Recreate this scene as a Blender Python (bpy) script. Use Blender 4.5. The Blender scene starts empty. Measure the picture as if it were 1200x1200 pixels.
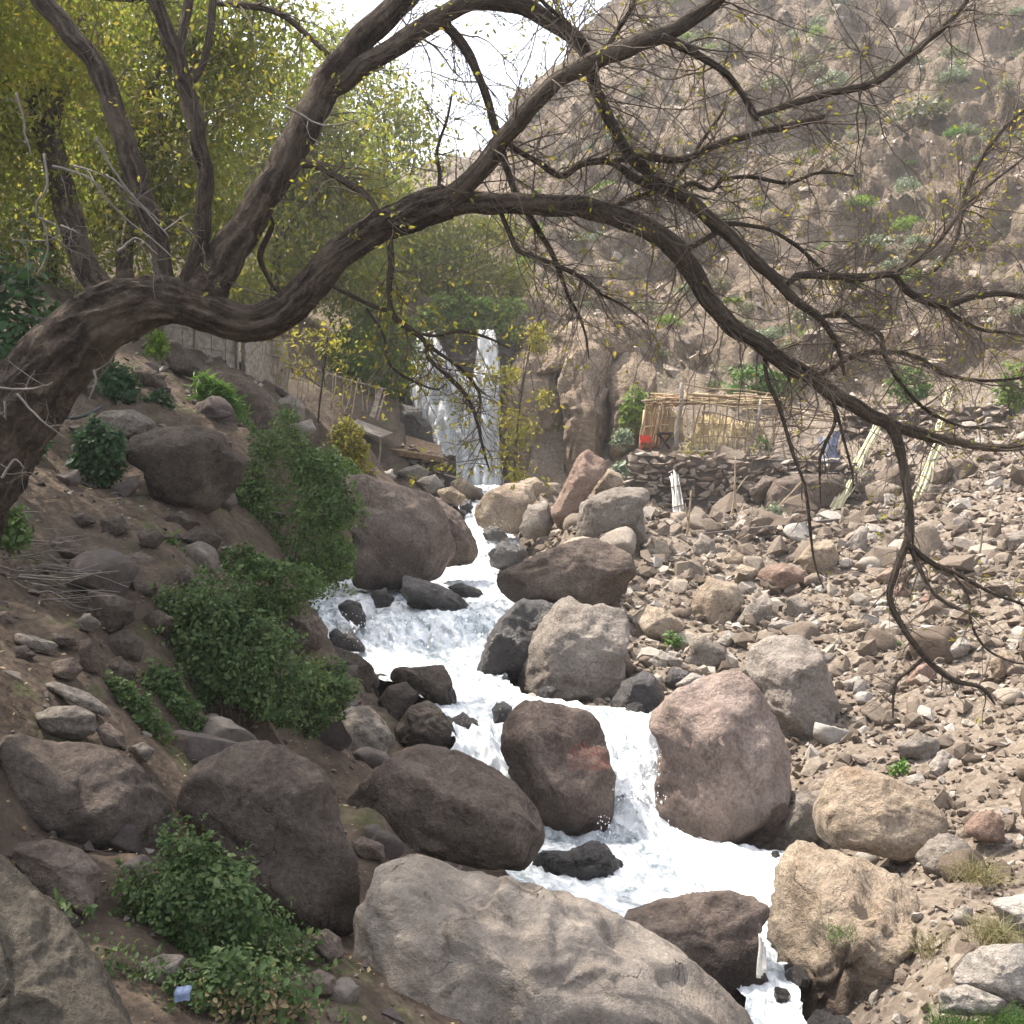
import bpy, bmesh, math, random
import numpy as np
from mathutils import Vector, kdtree

random.seed(7)
RNG = np.random.default_rng(7)
scene = bpy.context.scene
COL = scene.collection

# ------------------------------------------------------------------ camera
CAM = np.array([0.0, 0.0, 6.0])
FP = 1287.0                                   # focal length in photo pixels (1200 wide)
cam_d = bpy.data.cameras.new('camera')
cam_d.sensor_width = 36.0
cam_d.lens = 36.0 * FP / 1200.0
cam_d.clip_start = 0.05
cam_d.clip_end = 2000.0
cam = bpy.data.objects.new('camera', cam_d)
COL.objects.link(cam)
cam.location = CAM
cam.rotation_euler = (math.radians(90), 0, 0)
scene.camera = cam

# ------------------------------------------------------------------ sky, sun, exposure
TO_SUN = Vector((-0.42, 0.20, 0.885)).normalized()
SUN_EL = math.asin(TO_SUN.z)
SUN_AZ = math.atan2(TO_SUN.x, TO_SUN.y)
world = bpy.data.worlds.new('World')
scene.world = world
world.use_nodes = True
wn = world.node_tree.nodes
wl = world.node_tree.links
wn.clear()
sky = wn.new('ShaderNodeTexSky')
sky.sky_type = 'NISHITA'
sky.sun_disc = False
sky.sun_elevation = SUN_EL
sky.sun_rotation = SUN_AZ
sky.altitude = 1500
sky.air_density = 1.0
sky.dust_density = 9.0
sky.ozone_density = 1.0
bg = wn.new('ShaderNodeBackground')
bg.inputs['Strength'].default_value = 0.15
wo = wn.new('ShaderNodeOutputWorld')
hsv = wn.new('ShaderNodeHueSaturation')
hsv.inputs['Saturation'].default_value = 0.35
wl.new(sky.outputs[0], hsv.inputs['Color'])
wl.new(hsv.outputs[0], bg.inputs['Color'])
wl.new(bg.outputs[0], wo.inputs['Surface'])

sun_d = bpy.data.lights.new('sun', 'SUN')
sun_d.energy = 2.9
sun_d.angle = math.radians(0.53)
sun_d.color = (1.0, 0.92, 0.80)
sun = bpy.data.objects.new('sun', sun_d)
COL.objects.link(sun)
sun.location = (0, 0, 60)
sun.rotation_euler = (-TO_SUN).to_track_quat('-Z', 'Y').to_euler()

scene.view_settings.view_transform = 'Standard'
scene.view_settings.look = 'None'
scene.view_settings.exposure = 1.92
scene.view_settings.gamma = 1.0
scene.view_settings.use_curve_mapping = False
scene.render.engine = 'CYCLES'
scene.cycles.use_denoising = True
scene.cycles.max_bounces = 6
scene.cycles.diffuse_bounces = 3
scene.cycles.glossy_bounces = 2
scene.cycles.transmission_bounces = 4
scene.cycles.transparent_max_bounces = 16
scene.cycles.volume_bounces = 0
scene.cycles.caustics_reflective = False
scene.cycles.caustics_refractive = False


# ------------------------------------------------------------------ helpers
def P(px, py, d):
    """a point d metres ahead that the photograph shows at (px, py)"""
    return np.array([(px - 600.0) / FP * d, d, CAM[2] + (600.0 - py) / FP * d])


_GR = np.array([[1, 1, 0], [-1, 1, 0], [1, -1, 0], [-1, -1, 0], [1, 0, 1], [-1, 0, 1], [1, 0, -1], [-1, 0, -1],
                [0, 1, 1], [0, -1, 1], [0, 1, -1], [0, -1, -1], [1, 1, 0], [-1, 1, 0], [0, -1, 1], [0, -1, -1]], float)


def perlin(p, seed=0):
    p = np.asarray(p, float)
    i = np.floor(p).astype(np.int64)
    f = p - i
    w = f * f * f * (f * (f * 6 - 15) + 10)

    def g(dx, dy, dz):
        x, y, z = i[:, 0] + dx, i[:, 1] + dy, i[:, 2] + dz
        h = (x * 374761393 + y * 668265263 + z * 2147483647 + seed * 1274126177) & 0xffffffff
        h = ((h ^ (h >> 13)) * 1274126177) & 0xffffffff
        h = (h ^ (h >> 16)) & 15
        gv = _GR[h]
        return gv[:, 0] * (f[:, 0] - dx) + gv[:, 1] * (f[:, 1] - dy) + gv[:, 2] * (f[:, 2] - dz)

    def lerp(a, b, t):
        return a + t * (b - a)
    x00 = lerp(g(0, 0, 0), g(1, 0, 0), w[:, 0])
    x10 = lerp(g(0, 1, 0), g(1, 1, 0), w[:, 0])
    x01 = lerp(g(0, 0, 1), g(1, 0, 1), w[:, 0])
    x11 = lerp(g(0, 1, 1), g(1, 1, 1), w[:, 0])
    return lerp(lerp(x00, x10, w[:, 1]), lerp(x01, x11, w[:, 1]), w[:, 2])


def fbm(p, octv=4, seed=0, ridged=False):
    p = np.asarray(p, float)
    s = np.zeros(len(p))
    a = 1.0
    for k in range(octv):
        n = perlin(p * (2.03 ** k) + 17.3 * k, seed + k)
        s += a * ((1 - 2 * np.abs(n)) if ridged else n)
        a *= 0.5
    return s


def mesh_data(name, V, F, smooth=True, uv=None, attr=None, mat=None):
    me = bpy.data.meshes.new(name)
    V = np.asarray(V, np.float32)
    F = np.asarray(F, np.int32)
    nf, k = F.shape
    me.vertices.add(len(V))
    me.vertices.foreach_set('co', V.ravel())
    me.loops.add(nf * k)
    me.loops.foreach_set('vertex_index', F.ravel())
    me.polygons.add(nf)
    me.polygons.foreach_set('loop_start', np.arange(0, nf * k, k, dtype=np.int32))
    me.polygons.foreach_set('use_smooth', np.full(nf, bool(smooth)))
    if uv is not None:
        ul = me.uv_layers.new(name='UVMap')
        ul.data.foreach_set('uv', np.asarray(uv, np.float32)[F.ravel()].ravel())
    if attr:
        for an, av in attr.items():
            av = np.asarray(av, np.float32)
            if av.ndim == 1:
                a = me.attributes.new(an, 'FLOAT', 'POINT')
                a.data.foreach_set('value', av)
            else:
                a = me.attributes.new(an, 'FLOAT_COLOR', 'POINT')
                c = np.ones((len(av), 4), np.float32)
                c[:, :3] = av
                a.data.foreach_set('color', c.ravel())
    me.update()
    me.validate()
    if mat:
        me.materials.append(M[mat])
    return me


def put(name, me, parent=None, loc=None, label=None, cat=None, group=None, kind=None):
    o = bpy.data.objects.new(name, me)
    COL.objects.link(o)
    if parent is not None:
        o.parent = parent
    if loc is not None:
        o.location = loc
    if label:
        o['label'] = label
    if cat:
        o['category'] = cat
    if group:
        o['group'] = group
    if kind:
        o['kind'] = kind
    return o


def mk(name, V, F, mat, parent=None, origin=None, smooth=True, uv=None, attr=None, **kw):
    """one mesh object from world-space vertices"""
    V = np.asarray(V, float)
    if parent is not None:
        V = V - np.array(parent.location)
        return put(name, mesh_data(name, V, F, smooth, uv, attr, mat), parent, **kw)
    if origin is None:
        origin = np.zeros(3)
    return put(name, mesh_data(name, V - origin, F, smooth, uv, attr, mat), None, origin, **kw)


def thing(name, loc, label, cat, group=None):
    o = put(name, None, None, loc, label, cat, group)
    o.empty_display_size = 0.2
    return o


def catmull(pts, n):
    pts = np.asarray(pts, float)
    a = np.vstack([2 * pts[0] - pts[1], pts, 2 * pts[-1] - pts[-2]])
    m = len(pts) - 1
    t = np.linspace(0, m - 1e-6, n)
    i = t.astype(int)
    u = (t - i)[:, None]
    p0, p1, p2, p3 = a[i], a[i + 1], a[i + 2], a[i + 3]
    return 0.5 * (2 * p1 + (p2 - p0) * u + (2 * p0 - 5 * p1 + 4 * p2 - p3) * u * u + (3 * p1 - p0 - 3 * p2 + p3) * u ** 3)


def tube(C, R, k=6, cap=True):
    """verts, quads, uv of a tube along C with radii R"""
    C = np.asarray(C, float)
    R = np.asarray(R, float)
    if cap:
        e0, e1 = C[0] - C[1], C[-1] - C[-2]
        C = np.vstack([C[0] + 0.02 * e0, C, C[-1] + 0.02 * e1])
        R = np.concatenate([[R[0] * 0.02], R, [R[-1] * 0.02]])
    n = len(C)
    T = np.gradient(C, axis=0)
    T /= np.linalg.norm(T, axis=1)[:, None] + 1e-9
    N = np.zeros_like(C)
    a = np.array([0.0, 0, 1]) if abs(T[0][2]) < 0.9 else np.array([1.0, 0, 0])
    v = np.cross(T[0], a)
    v /= np.linalg.norm(v)
    for i in range(n):
        v = v - T[i] * v.dot(T[i])
        v /= np.linalg.norm(v) + 1e-9
        N[i] = v
    B = np.cross(T, N)
    ang = np.linspace(0, 2 * math.pi, k, endpoint=False)
    V = C[:, None, :] + R[:, None, None] * (np.cos(ang)[None, :, None] * N[:, None, :] + np.sin(ang)[None, :, None] * B[:, None, :])
    V = V.reshape(-1, 3)
    i = np.arange(n - 1)[:, None] * k
    j = np.arange(k)[None, :]
    j2 = (j + 1) % k
    F = np.stack([i + j, i + j2, i + k + j2, i + k + j], -1).reshape(-1, 4)
    L = np.concatenate([[0], np.cumsum(np.linalg.norm(np.diff(C, axis=0), axis=1))])
    bk = np.stack([np.tile(np.cos(ang), n), np.tile(np.sin(ang), n), np.repeat(L, k)], -1)
    return V, F, bk


class Bag:
    """collects pieces that share one mesh"""
    def __init__(self):
        self.V, self.F, self.A, self.n = [], [], [], 0

    def add(self, V, F, a):
        self.V.append(V)
        self.F.append(np.asarray(F) + self.n)
        self.A.append(a)
        self.n += len(V)

    def mk(self, name, mat, parent=None, **kw):
        A = np.concatenate(self.A)
        return mk(name, np.vstack(self.V), np.vstack(self.F), mat, parent, attr={'bk' if A.ndim == 2 else 'rnd': A}, **kw)


# ------------------------------------------------------------------ materials
M = {}


def new_mat(name):
    m = bpy.data.materials.new(name)
    m.use_nodes = True
    m.node_tree.nodes.clear()
    M[name] = m
    return m, m.node_tree


class NT:
    def __init__(self, name):
        self.m, self.t = new_mat(name)
        self.out = self.t.nodes.new('ShaderNodeOutputMaterial')

    def n(self, typ, **kw):
        nd = self.t.nodes.new(typ)
        ins = kw.pop('ins', {})
        for k, v in kw.items():
            setattr(nd, k, v)
        for k, v in ins.items():
            self.set(nd.inputs[k], v)
        return nd

    def set(self, sock, v):
        if isinstance(v, bpy.types.NodeSocket):
            self.t.links.new(v, sock)
        elif isinstance(v, bpy.types.Node):
            self.t.links.new(v.outputs[0], sock)
        else:
            if hasattr(sock.default_value, '__len__') and not hasattr(v, '__len__'):
                v = [v] * len(sock.default_value)
            if hasattr(sock.default_value, '__len__') and len(sock.default_value) == 4 and len(v) == 3:
                v = (*v, 1.0)
            sock.default_value = v

    def noise(self, vec, scale, detail=4, rough=0.55, dist=0.0):
        return self.n('ShaderNodeTexNoise', ins={'Vector': vec, 'Scale': scale, 'Detail': detail, 'Roughness': rough, 'Distortion': dist}).outputs['Fac']

    def ramp(self, fac, stops, interp='LINEAR'):
        r = self.n('ShaderNodeValToRGB', ins={'Fac': fac})
        r.color_ramp.interpolation = interp
        e = r.color_ramp.elements
        while len(e) < len(stops):
            e.new(0.5)
        for q, (pos, c) in enumerate(stops):
            e[q].position = pos
            e[q].color = (*c, 1) if hasattr(c, '__len__') else (c, c, c, 1)
        return r.outputs['Color']

    def mix(self, fac, a, b, blend='MIX'):
        x = self.n('ShaderNodeMix', data_type='RGBA', blend_type=blend)
        self.set(x.inputs['Factor'], fac)
        self.set(x.inputs['A'], a)
        self.set(x.inputs['B'], b)
        return x.outputs['Result']

    def math(self, op, a, b=0.0, c=None, clamp=False):
        x = self.n('ShaderNodeMath', operation=op, use_clamp=clamp)
        self.set(x.inputs[0], a)
        self.set(x.inputs[1], b)
        if c is not None:
            self.set(x.inputs[2], c)
        return x.outputs[0]

    def vmul(self, v, s):
        x = self.n('ShaderNodeVectorMath', operation='MULTIPLY')
        self.set(x.inputs[0], v)
        self.set(x.inputs[1], s)
        return x.outputs[0]

    def bump(self, h, dist, strength=1.0, nrm=None):
        b = self.n('ShaderNodeBump', ins={'Height': h, 'Distance': dist, 'Strength': strength})
        if nrm is not None:
            self.set(b.inputs['Normal'], nrm)
        return b.outputs[0]

    def done(self, sh):
        self.set(self.out.inputs['Surface'], sh)
        return self.m

    def principled(self, col, rough=0.9, nrm=None, spec=0.25, **kw):
        b = self.n('ShaderNodeBsdfPrincipled', ins={'Base Color': col, 'Roughness': rough, 'Specular IOR Level': spec})
        if nrm is not None:
            self.set(b.inputs['Normal'], nrm)
        for k, v in kw.items():
            self.set(b.inputs[k], v)
        return b.outputs[0]


def rock_mat(name, ca, cb, cc, rough=0.92, spec=0.2, strata=0.0, stain=0.5, bs=1.0, wet=0.0, paint=None, grain=1.0):
    t = NT(name)
    tc = t.n('ShaderNodeTexCoord').outputs['Object']
    oi = t.n('ShaderNodeObjectInfo').outputs['Random']
    off = t.n('ShaderNodeCombineXYZ', ins={'X': t.math('MULTIPLY', oi, 37.0), 'Y': t.math('MULTIPLY', oi, 91.0), 'Z': t.math('MULTIPLY', oi, 53.0)}).outputs[0]
    v = t.n('ShaderNodeVectorMath', operation='ADD', ins={0: tc, 1: off}).outputs[0]
    n1 = t.noise(v, 1.1, 5, 0.6, 0.6)
    n2 = t.noise(v, 4.5, 6, 0.65, 0.3)
    n3 = t.noise(v, 26.0, 5, 0.7)
    n4 = t.noise(v, 95.0, 3, 0.7)
    c = t.ramp(n1, [(0.32, ca), (0.52, cb), (0.70, cc)])
    c = t.mix(t.ramp(n2, [(0.35, 0.0), (0.68, 0.75)]), c, t.mix(0.5, c, cc))
    # darker stain patches
    st = t.ramp(t.noise(v, 2.3, 4, 0.7, 1.2), [(0.54, 0.0), (0.66, 1.0)])
    c = t.mix(t.math('MULTIPLY', st, stain), c, tuple(0.42 * q for q in ca))
    # pale lichen flecks
    li = t.ramp(t.noise(v, 17.0, 4, 0.75), [(0.60, 0.0), (0.68, 1.0)])
    c = t.mix(t.math('MULTIPLY', li, 0.28), c, tuple(min(0.6, 1.7 * q) for q in cc))
    # mineral grain
    c = t.mix(0.75 * grain, c, t.ramp(n3, [(0.30, 0.40), (0.55, 1.0), (0.75, 1.40)]), 'MULTIPLY')
    c = t.mix(0.45, c, t.ramp(n4, [(0.30, 0.55), (0.7, 1.3)]), 'MULTIPLY')
    # brightness differs a little from rock to rock
    c = t.mix(1.0, c, t.ramp(oi, [(0.0, (0.84, 0.82, 0.80)), (0.5, (1.0, 0.98, 0.95)), (1.0, (1.12, 1.10, 1.10))]), 'MULTIPLY')
    # cracks: thin dark lines along cell borders, only here and there
    dv = t.n('ShaderNodeVectorMath', operation='ADD', ins={0: v, 1: t.vmul(t.n('ShaderNodeTexNoise', ins={'Vector': v, 'Scale': 3.0, 'Detail': 4.0}).outputs['Color'], 0.55)}).outputs[0]
    vor = t.n('ShaderNodeTexVoronoi', feature='DISTANCE_TO_EDGE', ins={'Vector': dv, 'Scale': 1.5}).outputs['Distance']
    ck = t.ramp(vor, [(0.0, 0.0), (0.010, 1.0)])
    ckm = t.math('MULTIPLY', t.ramp(t.noise(v, 1.7, 2), [(0.50, 0.0), (0.62, 1.0)]), t.ramp(t.noise(v, 9.0, 3, 0.7), [(0.42, 0.0), (0.58, 1.0)]))
    crack = t.mix(ckm, (1, 1, 1), ck)
    c = t.mix(0.45, c, crack, 'MULTIPLY')
    if paint:
        # worn red brush strokes, upright and close together
        sx = t.n('ShaderNodeSeparateXYZ', ins={0: tc})
        X, Zc = sx.outputs['X'], sx.outputs['Z']
        inside = t.math('MULTIPLY', t.math('LESS_THAN', t.math('ABSOLUTE', t.math('SUBTRACT', X, paint[0])), paint[2]), t.math('LESS_THAN', t.math('ABSOLUTE', t.math('SUBTRACT', Zc, paint[1])), paint[3]))
        zz = t.math('PINGPONG', t.math('ADD', t.math('MULTIPLY', X, 1.0), t.math('MULTIPLY', Zc, 0.35)), 0.042)
        strokes = t.math('LESS_THAN', t.math('ABSOLUTE', t.math('SUBTRACT', zz, 0.021)), 0.011)
        worn = t.ramp(t.noise(tc, 22.0, 4, 0.7), [(0.38, 0.0), (0.60, 0.75)])
        front = t.math('LESS_THAN', sx.outputs['Y'], 0.0)
        c = t.mix(t.math('MULTIPLY', t.math('MULTIPLY', t.math('MULTIPLY', inside, front), strokes), worn), c, (0.30, 0.085, 0.055))
    h = t.math('ADD', t.math('MULTIPLY', n2, 1.0), t.math('MULTIPLY', n3, 0.38))
    h = t.math('ADD', h, t.math('MULTIPLY', n4, 0.10))
    h = t.math('ADD', h, t.math('MULTIPLY', crack, 0.35))
    if strata > 0:
        w = t.n('ShaderNodeTexWave', wave_type='BANDS', bands_direction='DIAGONAL', ins={'Vector': t.vmul(v, (0.6, 0.6, 1.6)), 'Scale': 2.2, 'Distortion': 5.0, 'Detail': 4.0, 'Detail Scale': 1.6}).outputs['Fac']
        h = t.math('ADD', h, t.math('MULTIPLY', w, strata))
    nr = t.bump(h, 0.085 * bs, 1.0)
    wa = t.n('ShaderNodeAttribute', attribute_name='wet').outputs['Fac']
    c = t.mix(wa, c, t.mix(1.0, c, (0.34, 0.32, 0.32), 'MULTIPLY'))
    r = t.math('SUBTRACT', rough, t.math('MULTIPLY', wa, max(0.0, rough - 0.3)))
    if wet > 0:
        r = t.ramp(t.noise(v, 3.0, 3), [(0.4, max(0.12, rough - wet)), (0.65, rough)])
    return t.done(t.principled(c, r, nr, spec))


rock_mat('rock_brown', (0.085, 0.064, 0.053), (0.142, 0.110, 0.092), (0.215, 0.175, 0.148))
rock_mat('rock_painted', (0.070, 0.050, 0.042), (0.118, 0.087, 0.073), (0.195, 0.155, 0.13), paint=(0.30, 0.06, 0.20, 0.12), rough=0.8)
rock_mat('rock_shade_olive', (0.055, 0.047, 0.037), (0.088, 0.076, 0.060), (0.13, 0.113, 0.09), stain=0.6, bs=0.8)  # olive-brown rock, the shade of the corner darkened into its colour
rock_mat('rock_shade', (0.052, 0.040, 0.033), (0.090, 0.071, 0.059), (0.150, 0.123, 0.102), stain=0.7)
rock_mat('rock_grey', (0.155, 0.131, 0.112), (0.235, 0.205, 0.178), (0.325, 0.29, 0.255), strata=0.07)
rock_mat('rock_slab', (0.150, 0.127, 0.108), (0.225, 0.196, 0.170), (0.295, 0.262, 0.232), stain=0.8, bs=0.55, grain=0.55)
rock_mat('rock_pink', (0.20, 0.148, 0.128), (0.275, 0.213, 0.187), (0.36, 0.295, 0.265), stain=0.5, bs=0.9)
rock_mat('rock_tan', (0.24, 0.175, 0.125), (0.33, 0.265, 0.20), (0.42, 0.36, 0.29), strata=0.08, bs=1.2)
rock_mat('rock_red', (0.19, 0.12, 0.09), (0.26, 0.175, 0.14), (0.33, 0.25, 0.20))
rock_mat('rock_pale', (0.235, 0.21, 0.185), (0.315, 0.285, 0.255), (0.40, 0.37, 0.335), strata=0.06, stain=0.3)
rock_mat('rock_wet', (0.022, 0.020, 0.022), (0.050, 0.043, 0.043), (0.10, 0.088, 0.083), rough=0.5, spec=0.5, wet=0.25, stain=0.3)
rock_mat('rock_cliff', (0.17, 0.125, 0.092), (0.28, 0.215, 0.16), (0.39, 0.315, 0.24), strata=0.10, bs=1.8)
rock_mat('hill_rock', (0.22, 0.175, 0.14), (0.31, 0.255, 0.205), (0.41, 0.35, 0.29), strata=0.1, bs=2.0)
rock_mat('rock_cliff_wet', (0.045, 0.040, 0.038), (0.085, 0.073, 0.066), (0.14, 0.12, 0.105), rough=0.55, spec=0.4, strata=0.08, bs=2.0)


def scree_mat(name, lo, mid, hi):
    t = NT(name)
    a = t.n('ShaderNodeAttribute', attribute_name='rnd').outputs['Fac']
    oi = t.n('ShaderNodeObjectInfo').outputs['Random']
    f = t.math('FRACT', t.math('ADD', a, oi))
    g = t.n('ShaderNodeNewGeometry').outputs['Position']
    c = t.ramp(f, [(0.0, lo), (0.35, mid), (0.55, tuple(0.85 * q for q in mid)), (0.8, hi), (1.0, (0.30, 0.275, 0.25))])
    n = t.noise(g, 18, 5, 0.7)
    c = t.mix(0.6, c, t.ramp(n, [(0.3, 0.5), (0.7, 1.3)]), 'MULTIPLY')
    nr = t.bump(n, 0.03, 0.7)
    return t.done(t.principled(c, 0.95, nr, 0.15))


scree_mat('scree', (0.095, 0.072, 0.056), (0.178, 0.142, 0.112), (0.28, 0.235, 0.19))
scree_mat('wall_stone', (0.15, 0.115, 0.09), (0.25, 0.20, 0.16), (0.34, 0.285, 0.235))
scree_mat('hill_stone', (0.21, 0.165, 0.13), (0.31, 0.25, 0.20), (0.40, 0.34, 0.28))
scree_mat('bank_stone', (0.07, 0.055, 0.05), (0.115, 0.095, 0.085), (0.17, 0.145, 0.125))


def ground_mat():
    t = NT('ground')
    g = t.n('ShaderNodeNewGeometry').outputs['Position']
    mask = t.n('ShaderNodeAttribute', attribute_name='mask').outputs['Color']
    sep = t.n('ShaderNodeSeparateColor', ins={0: mask})
    bank, mtn, bed = sep.outputs[0], sep.outputs[1], sep.outputs[2]
    n1 = t.noise(g, 0.6, 5, 0.6)
    n2 = t.noise(g, 4.0, 6, 0.65)
    n3 = t.noise(g, 22.0, 5, 0.7)
    vor = t.n('ShaderNodeTexVoronoi', ins={'Vector': g, 'Scale': 16.0, 'Randomness': 1.0})
    peb = t.n('ShaderNodeSeparateColor', ins={0: vor.outputs['Color']}).outputs[0]
    scree = t.ramp(peb, [(0.0, (0.095, 0.074, 0.058)), (0.5, (0.165, 0.134, 0.108)), (1.0, (0.25, 0.21, 0.172))])
    scree = t.mix(t.ramp(n2, [(0.4, 0.0), (0.6, 0.8)]), scree, (0.175, 0.141, 0.11))
    dirt = t.ramp(n2, [(0.3, (0.050, 0.037, 0.028)), (0.5, (0.088, 0.066, 0.050)), (0.7, (0.135, 0.102, 0.077))])
    dirt = t.mix(t.ramp(t.noise(g, 2.2, 4), [(0.56, 0.0), (0.66, 0.6)]), dirt, (0.075, 0.085, 0.035))
    # the mountain: pinkish tan earth, paler outcrops, patches of dry scrub
    m = t.ramp(t.noise(g, 0.22, 8, 0.7, 0.8), [(0.30, (0.145, 0.106, 0.080)), (0.43, (0.235, 0.178, 0.133)), (0.55, (0.32, 0.252, 0.19)), (0.70, (0.44, 0.365, 0.285))])
    sc = t.ramp(t.noise(g, 0.55, 7, 0.75), [(0.52, 0.0), (0.62, 0.8)])
    m = t.mix(sc, m, t.ramp(n2, [(0.3, (0.10, 0.105, 0.06)), (0.7, (0.19, 0.18, 0.105))]))
    m = t.mix(t.ramp(t.noise(g, 1.6, 6, 0.75), [(0.36, 0.8), (0.5, 0.0)]), m, (0.11, 0.078, 0.06))
    c = t.mix(bank, scree, dirt)
    c = t.mix(mtn, c, m)
    c = t.mix(bed, c, (0.055, 0.045, 0.04))
    c = t.mix(0.55, c, t.ramp(n3, [(0.3, 0.5), (0.7, 1.35)]), 'MULTIPLY')
    h = t.math('ADD', t.math('MULTIPLY', n2, 0.5), t.math('MULTIPLY', n3, 0.3))
    h = t.math('ADD', h, t.math('MULTIPLY', vor.outputs['Distance'], -0.25))
    nr = t.bump(h, 0.08, 0.9)
    nr = t.bump(t.math('MULTIPLY', t.math('ADD', t.noise(g, 0.8, 8, 0.72), t.math('MULTIPLY', t.noise(g, 3.0, 5, 0.7), 0.4)), mtn), 0.9, 1.0, nr)
    t.done(t.principled(c, 0.96, nr, 0.1))


ground_mat()


def bark_mat(name, lo, mid, hi, bs=1.0):
    t = NT(name)
    g = t.n('ShaderNodeTexCoord').outputs['Object']
    bk = t.n('ShaderNodeAttribute', attribute_name='bk').outputs['Vector']
    su = t.vmul(bk, (1.6, 1.6, 2.6))
    n0 = t.n('ShaderNodeTexNoise', ins={'Vector': g, 'Scale': 7.0, 'Detail': 5.0, 'Roughness': 0.6})
    dv = t.n('ShaderNodeVectorMath', operation='ADD', ins={0: su, 1: t.vmul(n0.outputs['Color'], 1.6)}).outputs[0]
    n1 = t.noise(dv, 1.6, 6, 0.65)
    n2 = t.noise(g, 30.0, 5, 0.7)
    n3 = t.noise(g, 2.0, 4, 0.6)
    c = t.ramp(n1, [(0.32, lo), (0.5, mid), (0.68, hi)])
    c = t.mix(0.5, c, t.ramp(n2, [(0.3, 0.5), (0.7, 1.4)]), 'MULTIPLY')
    c = t.mix(t.ramp(n3, [(0.52, 0.0), (0.68, 0.5)]), c, tuple(1.25 * q for q in hi))
    h = t.math('ADD', n1, t.math('MULTIPLY', n2, 0.35))
    t.done(t.principled(c, 0.93, t.bump(h, 0.045 * bs, 1.0), 0.15))


bark_mat('bark', (0.014, 0.010, 0.008), (0.060, 0.044, 0.034), (0.155, 0.120, 0.090), 1.5)
bark_mat('bark_young', (0.028, 0.021, 0.016), (0.076, 0.058, 0.045), (0.15, 0.119, 0.092), 0.8)
bark_mat('twig', (0.085, 0.064, 0.051), (0.15, 0.118, 0.095), (0.24, 0.20, 0.165), 0.2)
bark_mat('dead_twig', (0.13, 0.11, 0.09), (0.21, 0.185, 0.16), (0.32, 0.285, 0.25), 0.2)
bark_mat('pole_wood', (0.17, 0.12, 0.075), (0.31, 0.235, 0.155), (0.45, 0.37, 0.26), 0.3)
bark_mat('grey_wood', (0.13, 0.105, 0.085), (0.22, 0.185, 0.155), (0.34, 0.30, 0.26), 0.3)
bark_mat('reed_tan', (0.30, 0.215, 0.115), (0.46, 0.36, 0.20), (0.60, 0.50, 0.32), 0.2)
bark_mat('reed_rust', (0.17, 0.095, 0.05), (0.28, 0.165, 0.09), (0.38, 0.25, 0.15), 0.2)
bark_mat('reed_pale', (0.44, 0.41, 0.36), (0.60, 0.57, 0.52), (0.72, 0.70, 0.65), 0.2)
bark_mat('reed_yellow', (0.36, 0.32, 0.19), (0.50, 0.46, 0.30), (0.62, 0.58, 0.42), 0.2)


def leaf_mat(name, stops, trans=0.45, rough=0.55):
    t = NT(name)
    a = t.n('ShaderNodeAttribute', attribute_name='rnd').outputs['Fac']
    g = t.n('ShaderNodeNewGeometry').outputs['Position']
    f = t.math('ADD', t.math('MULTIPLY', a, 0.75), t.math('MULTIPLY', t.noise(g, 1.1, 3), 0.5))
    f = t.math('SUBTRACT', f, 0.13, clamp=True)
    c = t.ramp(f, stops)
    d = t.n('ShaderNodeBsdfPrincipled', ins={'Base Color': c, 'Roughness': rough, 'Specular IOR Level': 0.35})
    tr = t.n('ShaderNodeBsdfTranslucent', ins={'Color': t.mix(0.4, c, t.mix(1.0, c, (1.5, 1.4, 0.6), 'MULTIPLY'))})
    mx = t.n('ShaderNodeMixShader', ins={0: trans, 1: d.outputs[0], 2: tr.outputs[0]})
    t.done(mx.outputs[0])


leaf_mat('leaf_yellowgreen', [(0.0, (0.080, 0.120, 0.024)), (0.4, (0.165, 0.205, 0.036)), (0.70, (0.235, 0.23, 0.045)), (1.0, (0.35, 0.255, 0.06))], 0.6)
leaf_mat('leaf_gold', [(0.0, (0.14, 0.15, 0.025)), (0.5, (0.24, 0.235, 0.04)), (1.0, (0.36, 0.27, 0.06))], 0.6)
leaf_mat('leaf_willow', [(0.0, (0.08, 0.14, 0.02)), (0.5, (0.13, 0.21, 0.03)), (1.0, (0.19, 0.27, 0.05))], 0.55)
leaf_mat('leaf_ivy', [(0.0, (0.035, 0.070, 0.018)), (0.5, (0.080, 0.140, 0.034)), (1.0, (0.15, 0.21, 0.06))], 0.4)
leaf_mat('leaf_bramble', [(0.0, (0.030, 0.060, 0.018)), (0.45, (0.065, 0.118, 0.032)), (0.8, (0.125, 0.18, 0.060)), (0.95, (0.21, 0.23, 0.11)), (1.0, (0.22, 0.15, 0.06))], 0.4)
leaf_mat('leaf_deep', [(0.0, (0.018, 0.045, 0.016)), (0.5, (0.035, 0.085, 0.026)), (1.0, (0.06, 0.125, 0.04))], 0.35)
leaf_mat('leaf_bright', [(0.0, (0.05, 0.12, 0.02)), (0.5, (0.085, 0.18, 0.03)), (1.0, (0.14, 0.23, 0.05))], 0.4)
leaf_mat('leaf_scrub', [(0.0, (0.085, 0.095, 0.05)), (0.5, (0.13, 0.14, 0.075)), (1.0, (0.20, 0.195, 0.115))], 0.25)
leaf_mat('leaf_grey', [(0.0, (0.11, 0.15, 0.09)), (0.5, (0.17, 0.22, 0.14)), (1.0, (0.26, 0.30, 0.20))], 0.25)
leaf_mat('leaf_dry', [(0.0, (0.15, 0.10, 0.05)), (0.5, (0.26, 0.19, 0.10)), (1.0, (0.38, 0.30, 0.17))], 0.2)
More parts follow.
